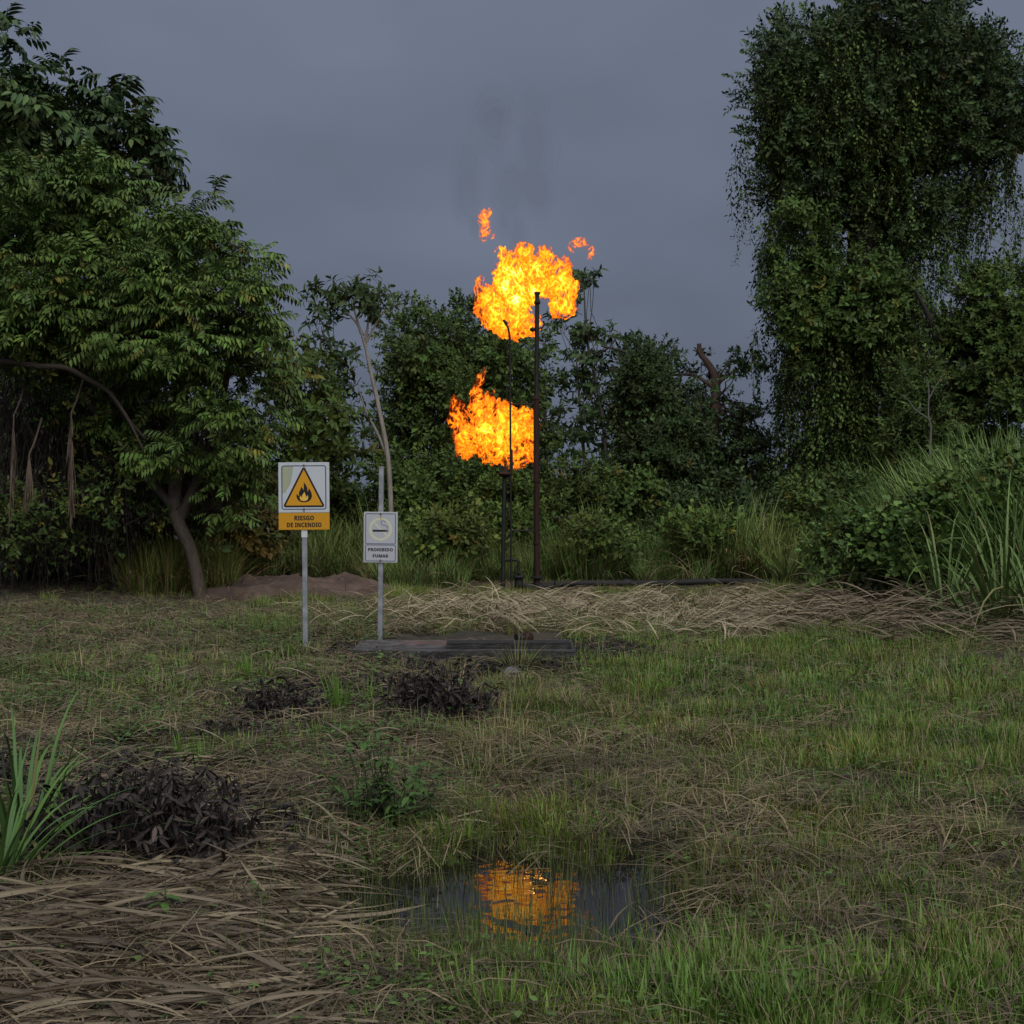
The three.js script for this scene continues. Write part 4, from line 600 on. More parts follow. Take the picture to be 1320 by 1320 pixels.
{ // green herb at the puddle's far left
  reseed(160); const base = onGround(495, 1078); base.y = groundY(base.x, base.z); const t = thing('herb', 'leafy green herb standing behind the left end of the puddle', 'plant', base.toArray()), G = new Geo(), L = new Geo();
  for (let s = 0; s < 46; s++) { const a = rr(0, 6.3), r = rr(0.02, 0.3), tip = V(Math.cos(a) * r, rr(0.12, 0.5) * (1.15 - r * 1.5), Math.sin(a) * r * 0.8), P = limb(G, V(tip.x * 0.35, -0.02, tip.z * 0.35), tip, 0.004, 0.0015, [0.05, 0.07, 0.025], { n: 5, sides: 4, wob: 0.1 });
    for (let j = 0; j < 12; j++) { const q = P[1 + Math.floor(rnd() * 5)].clone(), b = rr(0, 6.3); leaf(L, q, V(Math.cos(b), rr(-0.3, 0.5), Math.sin(b)), V(0, 1, 0), rr(0.04, 0.08), rr(0.02, 0.036), mulc(mixc([0.045, 0.10, 0.022], [0.075, 0.13, 0.03], rnd()), rr(0.75, 1.25)), 0.2, 0.35); } }
  part('stem', G.done(), leafMat, t); part('leaves', L.done(), leafMat, t);
  for (const [u, v, s, label] of [[210, 1225, 1, 'small green seedling growing up through the dry cane leaves'], [330, 1190, 0.6, 'tiny green seedling near the right side of the dry cane leaves']]) {
    const b = onGround(u, v); b.y = groundY(b.x, b.z) + 0.1; const q = thing('seedling', label, 'seedling', b.toArray()), S = new Geo(), M = new Geo(); limb(S, V(0, -0.12, 0), V(0.01, 0.1 * s, 0), 0.003, 0.002, [0.06, 0.09, 0.03], { n: 4, sides: 4 });
    for (let j = 0; j < 11; j++) { const a = rr(0, 6.3); leaf(M, V(0, rr(0, 0.1) * s, 0), V(Math.cos(a), rr(0, 0.5), Math.sin(a)), V(0, 1, 0), rr(0.04, 0.08) * s, rr(0.02, 0.035) * s, mulc([0.07, 0.14, 0.03], rr(0.8, 1.2)), 0.15, 0.3); }
    part('stem', S.done(), leafMat, q); part('leaves', M.done(), leafMat, q);
  }
}
// dry palm leaves hanging below the left tree
for (const [u, v, u2, v2, w, D, label] of [[18, 535, 12, 690, 0.1, 20.2, 'brown dead palm frond hanging at the left edge under the tree'], [38, 585, 30, 650, 0.08, 20.1, 'short brown dead frond hanging second from the left edge'], [92, 532, 92, 690, 0.11, 20.1, 'long pale brown dead frond hanging third from the left edge']]) {
  reseed(170 + u); const top = at(u, v, D), t = thing('hanging_frond', label, 'dead frond', top.toArray()), G = new Geo(), L = new Geo(), end = at(u2, v2, D).sub(top);
  tube(G, [at(u + 16, v - 46, D + 0.35).sub(top), at(u + 7, v - 16, D + 0.1).sub(top), V(0, 0, 0), end.clone().multiplyScalar(0.6), end.clone().multiplyScalar(0.95)], [0.02, 0.016, 0.014, 0.009, 0.004], [0.17, 0.125, 0.09], 5, 0.1);
  for (let k = 0; k < 60; k++) { const f = rr(0.02, 0.8), a = rr(0, 6.3); blade(L, end.clone().multiplyScalar(f), V(Math.cos(a) * 0.12, -1, Math.sin(a) * 0.12), rr(0.25, 0.8) * (1.1 - f * 0.8), rr(0.015, 0.035) * w / 0.1, mulc([0.20, 0.145, 0.105], rr(0.7, 1.1)), mulc([0.17, 0.12, 0.085], rr(0.7, 1.1)), { seg: 5, droop: 1.2, twist: rr(-2, 2), fold: 0.4 }); }
  part('rib', G.done(), barkMat, t); part('leaflets', L.done(), strawMat, t);
}

// ---------------------------------------------------------------- the two sign posts
function roundedPlate(w, h, t, r) {
  const s = new THREE.Shape(), x = w / 2, y = h / 2;
  s.moveTo(-x + r, -y); s.lineTo(x - r, -y); s.quadraticCurveTo(x, -y, x, -y + r); s.lineTo(x, y - r); s.quadraticCurveTo(x, y, x - r, y); s.lineTo(-x + r, y); s.quadraticCurveTo(-x, y, -x, y - r); s.lineTo(-x, -y + r); s.quadraticCurveTo(-x, -y, -x + r, -y);
  return new THREE.ExtrudeGeometry(s, { depth: t, bevelEnabled: true, bevelThickness: 0.0015, bevelSize: 0.0015, bevelSegments: 2, curveSegments: 5 });
}
function printed(w, h, px, draw, rough = 0.45) {
  const c = document.createElement('canvas'); c.width = Math.round(w * px); c.height = Math.round(h * px); const g = c.getContext('2d'); g.scale(px, px); draw(g);
  const t = new THREE.CanvasTexture(c); t.colorSpace = THREE.SRGBColorSpace; return std({ map: t, roughness: rough });
}
const roundRect = (g, x, y, w, h, r) => { g.beginPath(); g.moveTo(x + r, y); g.lineTo(x + w - r, y); g.quadraticCurveTo(x + w, y, x + w, y + r); g.lineTo(x + w, y + h - r); g.quadraticCurveTo(x + w, y + h, x + w - r, y + h); g.lineTo(x + r, y + h); g.quadraticCurveTo(x, y + h, x, y + h - r); g.lineTo(x, y + r); g.quadraticCurveTo(x, y, x + r, y); g.closePath(); };
function grime(g, w, h, n, s) { reseed(s); for (let k = 0; k < n; k++) { g.fillStyle = pick(['rgba(90,80,60,0.10)', 'rgba(70,70,60,0.08)', 'rgba(120,100,60,0.10)', 'rgba(60,60,64,0.12)']); const r = rr(0.001, 0.006); g.beginPath(); g.arc(rr(0, w), rr(0, h), r, 0, 7); g.fill(); if (rnd() < 0.25) g.fillRect(rr(0, w), rr(0, h), 0.0018, rr(0.01, 0.07)); } }
function rust(g, x, y, len) { g.fillStyle = 'rgba(105,58,26,0.5)'; g.beginPath(); g.arc(x, y, 0.011, 0, 7); g.fill(); for (let k = 0; k < 7; k++) { g.fillStyle = 'rgba(115,68,34,0.28)'; g.fillRect(x + rr(-0.011, 0.011), y, 0.003, len * rr(0.3, 1)); } for (let k = 0; k < 26; k++) { g.fillStyle = 'rgba(70,54,38,0.4)'; g.beginPath(); g.arc(x + gauss() * 0.05, y + Math.abs(gauss()) * len, rr(0.001, 0.004), 0, 7); g.fill(); } }
function text(g, str, cx, cy, size, width, color) { g.fillStyle = color; g.textAlign = 'center'; g.textBaseline = 'middle'; g.save(); g.translate(cx, cy); g.scale(size / 100, size / 100); g.font = 'bold 100px sans-serif'; const m = g.measureText(str).width || 1, k = width / (m * size / 100); g.scale(k, 1); g.fillText(str, 0, 0); g.lineWidth = 5; g.strokeStyle = color; g.strokeText(str, 0, 0); g.restore(); }
const bolt = new THREE.CylinderGeometry(0.008, 0.009, 0.006, 6).rotateX(Math.PI / 2);
const boltMat = std({ color: 0x55534f, roughness: 0.5, metalness: 0.7 }), plateMat = std({ color: 0xb4b8bd, roughness: 0.5 }), amberMat = std({ color: 0xc08a12, roughness: 0.5 });
const postGeo = (h, s) => { const q = new THREE.Shape(), a = s / 2, r = 0.006; q.moveTo(-a + r, -a); q.lineTo(a - r, -a); q.quadraticCurveTo(a, -a, a, -a + r); q.lineTo(a, a - r); q.quadraticCurveTo(a, a, a - r, a); q.lineTo(-a + r, a); q.quadraticCurveTo(-a, a, -a, a - r); q.lineTo(-a, -a + r); q.quadraticCurveTo(-a, -a, -a + r, -a); return new THREE.ExtrudeGeometry(q, { depth: h, bevelEnabled: false, curveSegments: 3 }).rotateX(-Math.PI / 2); };
{
  const p = onGround(394, 852), D = -p.z, k = pxm(D), gy = groundY(p.x, p.z), t = thing('warning_sign', 'white and yellow fire hazard sign with a flame in a triangle, on a grey post', 'sign', [p.x, gy, p.z], 0.02);
  t.rotation.z = 0.006; const y = (v) => at(394, v, D).y - gy, W = 65 / k, top = y(596), mid = y(661), low = y(683);
  part('post', postGeo(top - 0.02 + 0.25, 0.05).translate(0, -0.25, 0), zincMat, t);
  const h1 = top - mid, h2 = mid - low, wp = part('warning_panel', roundedPlate(W, h1 - 0.004, 0.004, 0.008).translate(0, (top + mid) / 2, 0.03), plateMat, t);
  part('print', new THREE.PlaneGeometry(W - 0.004, h1 - 0.008).translate(0, (top + mid) / 2, 0.0385), printed(W, h1, 900, (g) => {
    const w = W, h = h1; g.fillStyle = '#b9bec4'; g.fillRect(0, 0, w, h);
    g.save(); roundRect(g, 0.036, 0.036, w - 0.072, h - 0.072, 0.02); g.clip(); g.fillStyle = 'rgba(132,136,96,0.55)'; g.beginPath(); g.moveTo(0.03, 0); g.lineTo(w * 0.31, 0); g.quadraticCurveTo(w * 0.27, h * 0.25, w * 0.24, h * 0.42); g.lineTo(w * 0.12, h * 0.62); g.lineTo(0.03, h * 0.6); g.fill(); g.fillStyle = 'rgba(160,168,130,0.5)'; g.beginPath(); g.moveTo(w * 0.1, 0); g.lineTo(w * 0.19, 0); g.lineTo(w * 0.16, h * 0.5); g.lineTo(w * 0.1, h * 0.62); g.fill(); g.restore();
    g.strokeStyle = '#1b2c4c'; g.lineWidth = 0.009; roundRect(g, 0.032, 0.032, w - 0.064, h - 0.064, 0.024); g.stroke();
    const A = [w * 0.5, h * 0.135], B = [w * 0.865, h * 0.86], Cc = [w * 0.135, h * 0.86]; g.lineJoin = 'round'; g.beginPath(); g.moveTo(...A); g.lineTo(...B); g.lineTo(...Cc); g.closePath(); g.strokeStyle = '#0d0c0b'; g.lineWidth = 0.036; g.stroke(); g.fillStyle = '#cc900f'; g.fill();
    g.save(); g.translate(w * 0.5, h * 0.64); const q = w * 0.165; g.scale(q, q); g.fillStyle = '#0d0c0b'; g.beginPath(); g.moveTo(0, 0.95); g.bezierCurveTo(-0.7, 0.95, -1, 0.4, -0.85, -0.1); g.quadraticCurveTo(-0.7, 0.15, -0.55, 0.2); g.bezierCurveTo(-0.75, -0.4, -0.3, -0.5, -0.35, -0.95); g.quadraticCurveTo(-0.1, -0.75, -0.05, -0.5); g.bezierCurveTo(0.05, -0.9, -0.05, -1.15, 0.02, -1.5); g.bezierCurveTo(0.3, -1.1, 0.5, -0.8, 0.42, -0.35); g.quadraticCurveTo(0.6, -0.5, 0.6, -0.8); g.bezierCurveTo(0.85, -0.4, 1.02, 0, 0.95, 0.3); g.bezierCurveTo(0.85, 0.75, 0.5, 0.95, 0, 0.95); g.fill();
    g.fillStyle = '#e0b24a'; g.beginPath(); g.moveTo(0, 0.8); g.bezierCurveTo(-0.5, 0.8, -0.6, 0.4, -0.42, 0.1); g.quadraticCurveTo(-0.3, 0.35, -0.2, 0.3); g.bezierCurveTo(-0.3, 0, 0, -0.1, 0.05, -0.35); g.bezierCurveTo(0.2, 0, 0.25, 0.1, 0.2, 0.3); g.quadraticCurveTo(0.4, 0.2, 0.42, 0.05); g.bezierCurveTo(0.65, 0.45, 0.45, 0.8, 0, 0.8); g.fill(); g.restore();
    grime(g, w, h, 260, 5); rust(g, w / 2, 0.028, 0.07); rust(g, w / 2, h - 0.034, 0.05);
  }), wp);
  const tp = part('text_panel', roundedPlate(W, h2 - 0.003, 0.004, 0.006).translate(0, (mid + low) / 2, 0.03), amberMat, t);
  part('print', new THREE.PlaneGeometry(W - 0.004, h2 - 0.006).translate(0, (mid + low) / 2, 0.0385), printed(W, h2, 900, (g) => { g.fillStyle = '#c28a0e'; g.fillRect(0, 0, W, h2); text(g, 'RIESGO', W / 2, h2 * 0.3, 0.062, W * 0.40, '#1a140c'); text(g, 'DE INCENDIO', W / 2, h2 * 0.72, 0.062, W * 0.70, '#1a140c'); grime(g, W, h2, 60, 6); }), tp);
  part('clamp', new THREE.BoxGeometry(0.056, 0.075, 0.056).translate(0, low - 0.036, 0), std({ color: 0xd8dade, roughness: 0.4, metalness: 0.3 }), t);
  for (const yy of [top - 0.03, mid + 0.03]) part('bolt', bolt.clone().translate(0, yy, 0.041), boltMat, t);
}
{
  const p = onGround(490, 839), D = -p.z, k = pxm(D), gy = groundY(p.x, p.z), t = thing('no_smoking_sign', 'smaller white no smoking sign with a cigarette, on a post that rises above it', 'sign', [p.x, gy, p.z], -0.03);
  t.rotation.z = -0.009; const y = (v) => at(490, v, D).y - gy, W = 43.5 / k, top = y(660), low = y(725), H = top - low, ph = y(602);
  part('post', postGeo(ph + 0.25, 0.05).translate(0, -0.25, 0), zincMat, t); part('post_cap', new THREE.BoxGeometry(0.053, 0.006, 0.053).translate(0, ph + 0.003, 0), zincMat, t);
  const pn = part('panel', roundedPlate(W, H, 0.004, 0.012).translate(0, (top + low) / 2, 0.03), plateMat, t);
  part('print', new THREE.PlaneGeometry(W - 0.006, H - 0.006).translate(0, (top + low) / 2, 0.0385), printed(W, H, 1000, (g) => {
    g.fillStyle = '#aeb1b7'; g.fillRect(0, 0, W, H); g.strokeStyle = '#22324f'; g.lineWidth = 0.007; roundRect(g, 0.018, 0.016, W - 0.036, H * 0.60, 0.014); g.stroke(); roundRect(g, 0.018, H * 0.655, W - 0.036, H * 0.32, 0.012); g.stroke();
    const cx = W / 2, cy = H * 0.335; g.strokeStyle = '#c9c7ae'; g.lineWidth = 0.026; g.beginPath(); g.arc(cx, cy, W * 0.31, 0, 7); g.stroke(); g.strokeStyle = '#c7c6b2'; g.lineWidth = 0.018; g.beginPath(); g.moveTo(cx - W * 0.22, cy - W * 0.22); g.lineTo(cx + W * 0.22, cy + W * 0.22); g.stroke();
    g.fillStyle = '#101014'; g.fillRect(cx - W * 0.24, cy + 0.008, W * 0.4, 0.021); g.fillRect(cx + W * 0.17, cy + 0.008, W * 0.025, 0.021); g.fillStyle = '#55565c'; g.fillRect(cx + W * 0.2, cy + 0.008, W * 0.03, 0.021);
    g.strokeStyle = '#75777f'; g.lineWidth = 0.009; g.beginPath(); g.moveTo(cx + W * 0.2, cy - 0.002); g.bezierCurveTo(cx + W * 0.24, cy - 0.06, cx + W * 0.05, cy - 0.02, cx + W * 0.02, cy - 0.06); g.bezierCurveTo(cx, cy - 0.09, cx + W * 0.1, cy - 0.1, cx + W * 0.16, cy - 0.07); g.stroke();
    text(g, 'PROHIBIDO', W / 2, H * 0.75, 0.045, W * 0.76, '#17171d'); text(g, 'FUMAR', W / 2, H * 0.875, 0.045, W * 0.48, '#17171d'); grime(g, W, H, 220, 7); rust(g, W / 2, 0.018, 0.07); rust(g, W / 2, H - 0.02, 0.03);
  }), pn);
  for (const yy of [top - 0.02, low + 0.02]) part('bolt', bolt.clone().translate(0, yy, 0.041), boltMat, t);
}

// ---------------------------------------------------------------- burnt concrete slab, its fitting, a stone
function block(w, h, d, colorAt, cell = 0.03, warp = 0.006) { // a worn block: every face in small cells
  const g = new THREE.BoxGeometry(w, h, d, Math.ceil(w / cell), Math.max(2, Math.ceil(h / cell)), Math.ceil(d / cell)).translate(0, h / 2, 0), p = g.attributes.position, c = [], s = V();
  for (let i = 0; i < p.count; i++) {
    s.fromBufferAttribute(p, i); const q = s.clone(), ex = Math.min(w / 2 - Math.abs(q.x), 0.05), ez = Math.min(d / 2 - Math.abs(q.z), 0.05), ey = h - q.y, chip = Math.max(0, fbm(q.x * 6, q.y * 6, q.z * 6, 3)) * 0.05;
    if (ey < 0.02 && Math.min(ex, ez) < 0.01) { s.y -= chip * 0.6; s.x -= Math.sign(q.x) * (ex < 0.01 ? chip * 0.5 : 0); s.z -= Math.sign(q.z) * (ez < 0.01 ? chip * 0.5 : 0); }
    s.add(V(fbm(q.x * 5, q.y * 5, q.z * 5, 2), fbm(q.x * 5 + 9, q.y * 5, q.z * 5, 2), fbm(q.x * 5, q.y * 5 + 9, q.z * 5, 2)).multiplyScalar(warp));
    p.setXYZ(i, s.x, s.y, s.z); c.push(...colorAt(q));
  }
  g.setAttribute('color', new THREE.Float32BufferAttribute(c, 3)); g.computeVertexNormals(); return g;
}
{
  const D = 12.7, k = pxm(D), x0 = (452 - HALF) / k, x1 = (742 - HALF) / k, w = x1 - x0, d = 0.95, t = thing('concrete_slab', 'low soot-blackened concrete slab with a rusty stain, right of the sign posts', 'slab', [(x0 + x1) / 2, -0.02, -D - d / 2], 0.015);
  const stain = (q) => { let n = clamp(0.5 + 1.5 * fbm(q.x * 3, q.y * 4, q.z * 4, 4), 0, 1), m = clamp(0.5 + 1.6 * fbm(q.x * 9, q.y * 9 + 4, q.z * 9, 3), 0, 1), c = mixc([0.06, 0.058, 0.06], [0.15, 0.145, 0.15], n); c = mixc(c, [0.035, 0.032, 0.032], clamp((m - 0.35) * 1.5, 0, 0.85)); return c; };
  part('base', block(w, 0.17, d, (q) => { let c = stain(q); const f = clamp(1.4 * Math.exp(-(((q.x - 0.02) / 0.55) ** 2 + ((q.z + 0.22) / 0.25) ** 2)) * (0.7 + fbm(q.x * 7, 3, q.z * 7, 3) * 2), 0, 1); c = mixc(c, [0.21, 0.105, 0.08], f * (q.y > 0.15 ? 0.95 : 0.1)); return mixc(c, [0.024, 0.022, 0.022], q.y < 0.155 ? clamp(0.45 + fbm(q.x * 4, q.y * 9, 2, 3) * 1.5, 0, 0.9) : 0); }), soilMat, t);
  part('kerb', block(w * 0.56, 0.055, 0.3, (q) => mixc(stain(q), [0.016, 0.015, 0.015], q.y > 0.045 ? 0.9 : clamp(0.25 + fbm(q.x * 5, q.y * 20, 1, 3) * 1.5, 0, 0.8)), 0.02).translate(w * 0.2, 0.172, 0.25), soilMat, t);  // near-black kerb top: soot, with the dark shadow line along it painted in
  const f = at(680, 826, 13.35), r = thing('rusty_fitting', 'small round rusty pipe fitting sitting on the back of the slab', 'pipe fitting', [f.x, 0.148, f.z], 0.5);
  part('body', new THREE.LatheGeometry([[0, 0], [0.035, 0], [0.045, 0.012], [0.058, 0.03], [0.062, 0.06], [0.056, 0.085], [0.04, 0.102], [0.022, 0.11], [0, 0.112]].map(([x, y]) => new THREE.Vector2(x, y)), 18), rustMat, r);
  part('neck', new THREE.CylinderGeometry(0.034, 0.034, 0.1, 14).rotateZ(Math.PI / 2).translate(-0.075, 0.05, 0.01), sootMat, r); part('flange', new THREE.CylinderGeometry(0.05, 0.05, 0.018, 16).rotateZ(Math.PI / 2).translate(-0.13, 0.05, 0.01), sootMat, r);
  const st = onGround(662, 876); st.y = groundY(st.x, st.z); const g = new THREE.IcosahedronGeometry(0.075, 4), p = g.attributes.position, s = V(), c = [];
  for (let i = 0; i < p.count; i++) { s.fromBufferAttribute(p, i); const n = 1 + 0.5 * fbm(s.x * 12, s.y * 12, s.z * 12, 3); p.setXYZ(i, s.x * n * 1.25, s.y * n * 0.75 + 0.03, s.z * n); const q = clamp(0.5 + fbm(s.x * 30, s.y * 30, s.z * 30, 3), 0, 1); c.push(...mixc([0.12, 0.125, 0.14], [0.26, 0.27, 0.3], q)); }
  g.setAttribute('color', new THREE.Float32BufferAttribute(c, 3)); g.computeVertexNormals(); const o = part('stone', g, soilMat, scene); o.position.copy(st); o.userData = { label: 'small grey stone in the grass in front of the slab', category: 'stone' };
}

// ---------------------------------------------------------------- gas flare: two stacks, pilot line, valve, pipeline
const FD = 22.3, fk = pxm(FD), fp = (u, v, dd = 0) => at(u, v, FD + dd);
const pipe = (pts, r, sides = 12) => new THREE.TubeGeometry(new THREE.CatmullRomCurve3(pts, false, 'catmullrom', 0.12), Math.max(4, pts.length * 6), r, sides);
const flangeAt = (p, r, h, axis = 'y') => { const g = new THREE.CylinderGeometry(r, r, h, 20); if (axis === 'x') g.rotateZ(Math.PI / 2); return g.translate(p.x, p.y, p.z); };
{
  const base = fp(692, 765); base.y = 0; const t = thing('tall_flare_stack', 'tall rusty flare stack pipe reaching into the upper flame', 'flare stack', base.toArray()), L = (u, v, dd = 0) => fp(u, v, dd).sub(base);
  part('lower_pipe', pipe([L(692, 768), L(691.6, 640), L(691.4, 512)], 0.05), rustMat, t);
  part('upper_pipe', pipe([L(691.4, 512), L(692, 450), L(692.4, 392)], 0.038), sootMat, t);
  part('reducer', new THREE.CylinderGeometry(0.044, 0.06, 0.07, 16).translate(L(691.4, 512).x, L(691.4, 512).y, L(691.4, 512).z), rustMat, t);
  part('burner_tip', new THREE.LatheGeometry([[0.0, 0], [0.05, 0], [0.056, 0.03], [0.04, 0.07], [0.036, 0.14], [0.05, 0.17], [0.052, 0.2], [0.038, 0.2], [0.034, 0.15]].map(([x, y]) => new THREE.Vector2(x, y)), 16).translate(...L(692.5, 392).toArray()), sootMat, t);
  const hook = L(692, 424); part('pilot_bracket', mergeGeometries([pipe([hook, hook.clone().add(V(0.09, 0.02, 0.02)), hook.clone().add(V(0.13, 0.08, 0.02)), hook.clone().add(V(0.10, 0.13, 0.02))], 0.014, 8), new THREE.SphereGeometry(0.05, 12, 10).scale(1, 0.8, 1).translate(hook.x - 0.07, hook.y - 0.01, hook.z)]), sootMat, t);
  for (const v of [620, 700]) part('weld_ring', flangeAt(L(691.6, v), 0.061, 0.03), rustMat, t);
  part('base_tee', mergeGeometries([flangeAt(L(692, 757), 0.075, 0.16).toNonIndexed(), pipe([L(676, 757), L(712, 756)], 0.07).toNonIndexed()]), sootMat, t);
  part('base_flange', flangeAt(L(692, 744), 0.1, 0.03), sootMat, t);
  for (const u of [700, 706, 713]) part('side_flange', flangeAt(L(u, 756), 0.105, 0.026, 'x'), sootMat, t);
  // thin pilot line with its hook, held to the stack by two bars
  part('pilot_line', pipe([L(659, 752, -0.06), L(658.6, 690, -0.06), L(658, 560, -0.06), L(657.4, 440, -0.06), L(655.5, 424, -0.06), L(652, 416, -0.06)], 0.017, 8), sootMat, t);
  part('pilot_tip', new THREE.CylinderGeometry(0.02, 0.034, 0.09, 10).rotateZ(0.7).translate(...L(651, 415, -0.06).toArray()), sootMat, t);
  for (const v of [521, 684]) part('cross_bar', pipe([L(658, v, -0.05), L(691, v, -0.02)], 0.014, 8), sootMat, t);
}
{
  const base = fp(649, 766); base.y = 0; const t = thing('short_flare_stack', 'short sooty flare stack with a flange under the lower flame', 'flare stack', base.toArray()), L = (u, v, dd = 0) => fp(u, v, dd).sub(base);
  part('pipe', pipe([L(648, 768), L(649, 690), L(650.5, 608)], 0.037), sootMat, t);
  part('top_flange', new THREE.LatheGeometry([[0.03, -0.05], [0.06, -0.04], [0.115, -0.01], [0.125, 0.015], [0.115, 0.03], [0.05, 0.05], [0.04, 0.12], [0.03, 0.12]].map(([x, y]) => new THREE.Vector2(x, y)), 18).translate(...L(651.5, 612).toArray()), rustMat, t);
  part('nozzle', new THREE.CylinderGeometry(0.02, 0.026, 0.32, 12).translate(...L(659.5, 592, -0.02).toArray()), sootMat, t);
  for (const u of [645, 651]) part('nozzle', new THREE.CylinderGeometry(0.016, 0.02, 0.14, 10).translate(...L(u, 603).toArray()), sootMat, t);
  part('foot_flange', flangeAt(L(648, 766), 0.075, 0.025), sootMat, t);
  part('elbow_pipe', pipe([L(650, 722), L(666, 722), L(668, 724), L(668.5, 744)], 0.026, 10), sootMat, t);
}
{
  const base = fp(669, 766, -0.1); base.y = 0; const t = thing('valve', 'black valve block with flanges between the feet of the two stacks', 'valve', base.toArray());
  part('body', new THREE.LatheGeometry([[0, 0.02], [0.085, 0.02], [0.085, 0.05], [0.06, 0.06], [0.075, 0.12], [0.075, 0.2], [0.06, 0.26], [0.095, 0.27], [0.095, 0.3], [0.05, 0.31], [0, 0.31]].map(([x, y]) => new THREE.Vector2(x, y)), 20), sootMat, t);
  for (const s of [-1, 1]) { part('flange', new THREE.CylinderGeometry(0.1, 0.1, 0.03, 18).rotateZ(Math.PI / 2).translate(s * 0.12, 0.13, 0), sootMat, t); part('bolt', new THREE.CylinderGeometry(0.012, 0.012, 0.09, 6).translate(s * 0.07, 0.31, 0.04), sootMat, t); }
  part('handwheel', new THREE.TorusGeometry(0.06, 0.01, 8, 20).rotateX(Math.PI / 2).translate(0.0, 0.36, 0.02), sootMat, t); part('stem', new THREE.CylinderGeometry(0.011, 0.011, 0.08, 8).translate(0, 0.34, 0.02), sootMat, t);
}
{
  const a = fp(714, 753.5), b = at(1030, 748.5, 24.4), base = a.clone(); base.y = 0; const t = thing('pipeline', 'black pipeline lying along the ground from the tall stack to the right bank', 'pipe', base.toArray()), P = [];
  for (let k = 0; k <= 6; k++) P.push(a.clone().lerp(b, k / 6).sub(base).add(V(0, 0.012 * Math.sin(k * 2.1), 0)));
  part('pipe', pipe(P, 0.054), sootMat, t); for (const k of [0.28, 0.62]) part('coupling', flangeAt(a.clone().lerp(b, k).sub(base), 0.068, 0.12, 'x'), sootMat, t);
  const g = block(0.34, 0.2, 0.3, (q) => mixc([0.10, 0.09, 0.085], [0.03, 0.028, 0.028], clamp(0.5 + fbm(q.x * 8, q.y * 8, q.z * 8, 3) * 2, 0, 1))); const pl = thing('pipe_plinth', 'small sooty concrete plinth under the valve and stack feet', 'plinth', fp(676, 768).setY(-0.12).toArray()); part('block', g.scale(2.4, 0.7, 1), soilMat, pl);
}

// ---------------------------------------------------------------- flames: turbulent burning gas as closed surfaces of a warped field, hotter within
const fireRamp = (() => { const n = 128, d = new Float32Array(n * 4), stops = [[0, 0.26, 0.020, 0.002], [0.16, 0.75, 0.085, 0.004], [0.34, 1.25, 0.26, 0.007], [0.52, 1.5, 0.48, 0.012], [0.70, 1.6, 0.78, 0.022], [0.86, 1.65, 0.98, 0.07], [1, 1.75, 1.15, 0.55]];
  for (let i = 0; i < n; i++) { const t = i / (n - 1); let k = 0; while (k < stops.length - 2 && t > stops[k + 1][0]) k++; const a = stops[k], b = stops[k + 1], f = clamp((t - a[0]) / (b[0] - a[0]), 0, 1); for (let j = 0; j < 3; j++) d[i * 4 + j] = 0.72 * lerp(a[j + 1], b[j + 1], f); d[i * 4 + 3] = 1; }
  const t = new THREE.DataTexture(d, n, 1, THREE.RGBAFormat, THREE.FloatType); t.magFilter = THREE.LinearFilter; t.wrapS = t.wrapT = THREE.ClampToEdgeWrapping; t.needsUpdate = true; return t; })();
const fireMat = new THREE.MeshStandardMaterial({ color: 0x000000, roughness: 1, emissive: 0xffffff, emissiveMap: fireRamp, vertexColors: true, transparent: true, side: THREE.DoubleSide }); fireMat.name = 'flame';
const ridge = (x, y, z) => 1 - Math.abs(noise(x, y, z)) * 2;
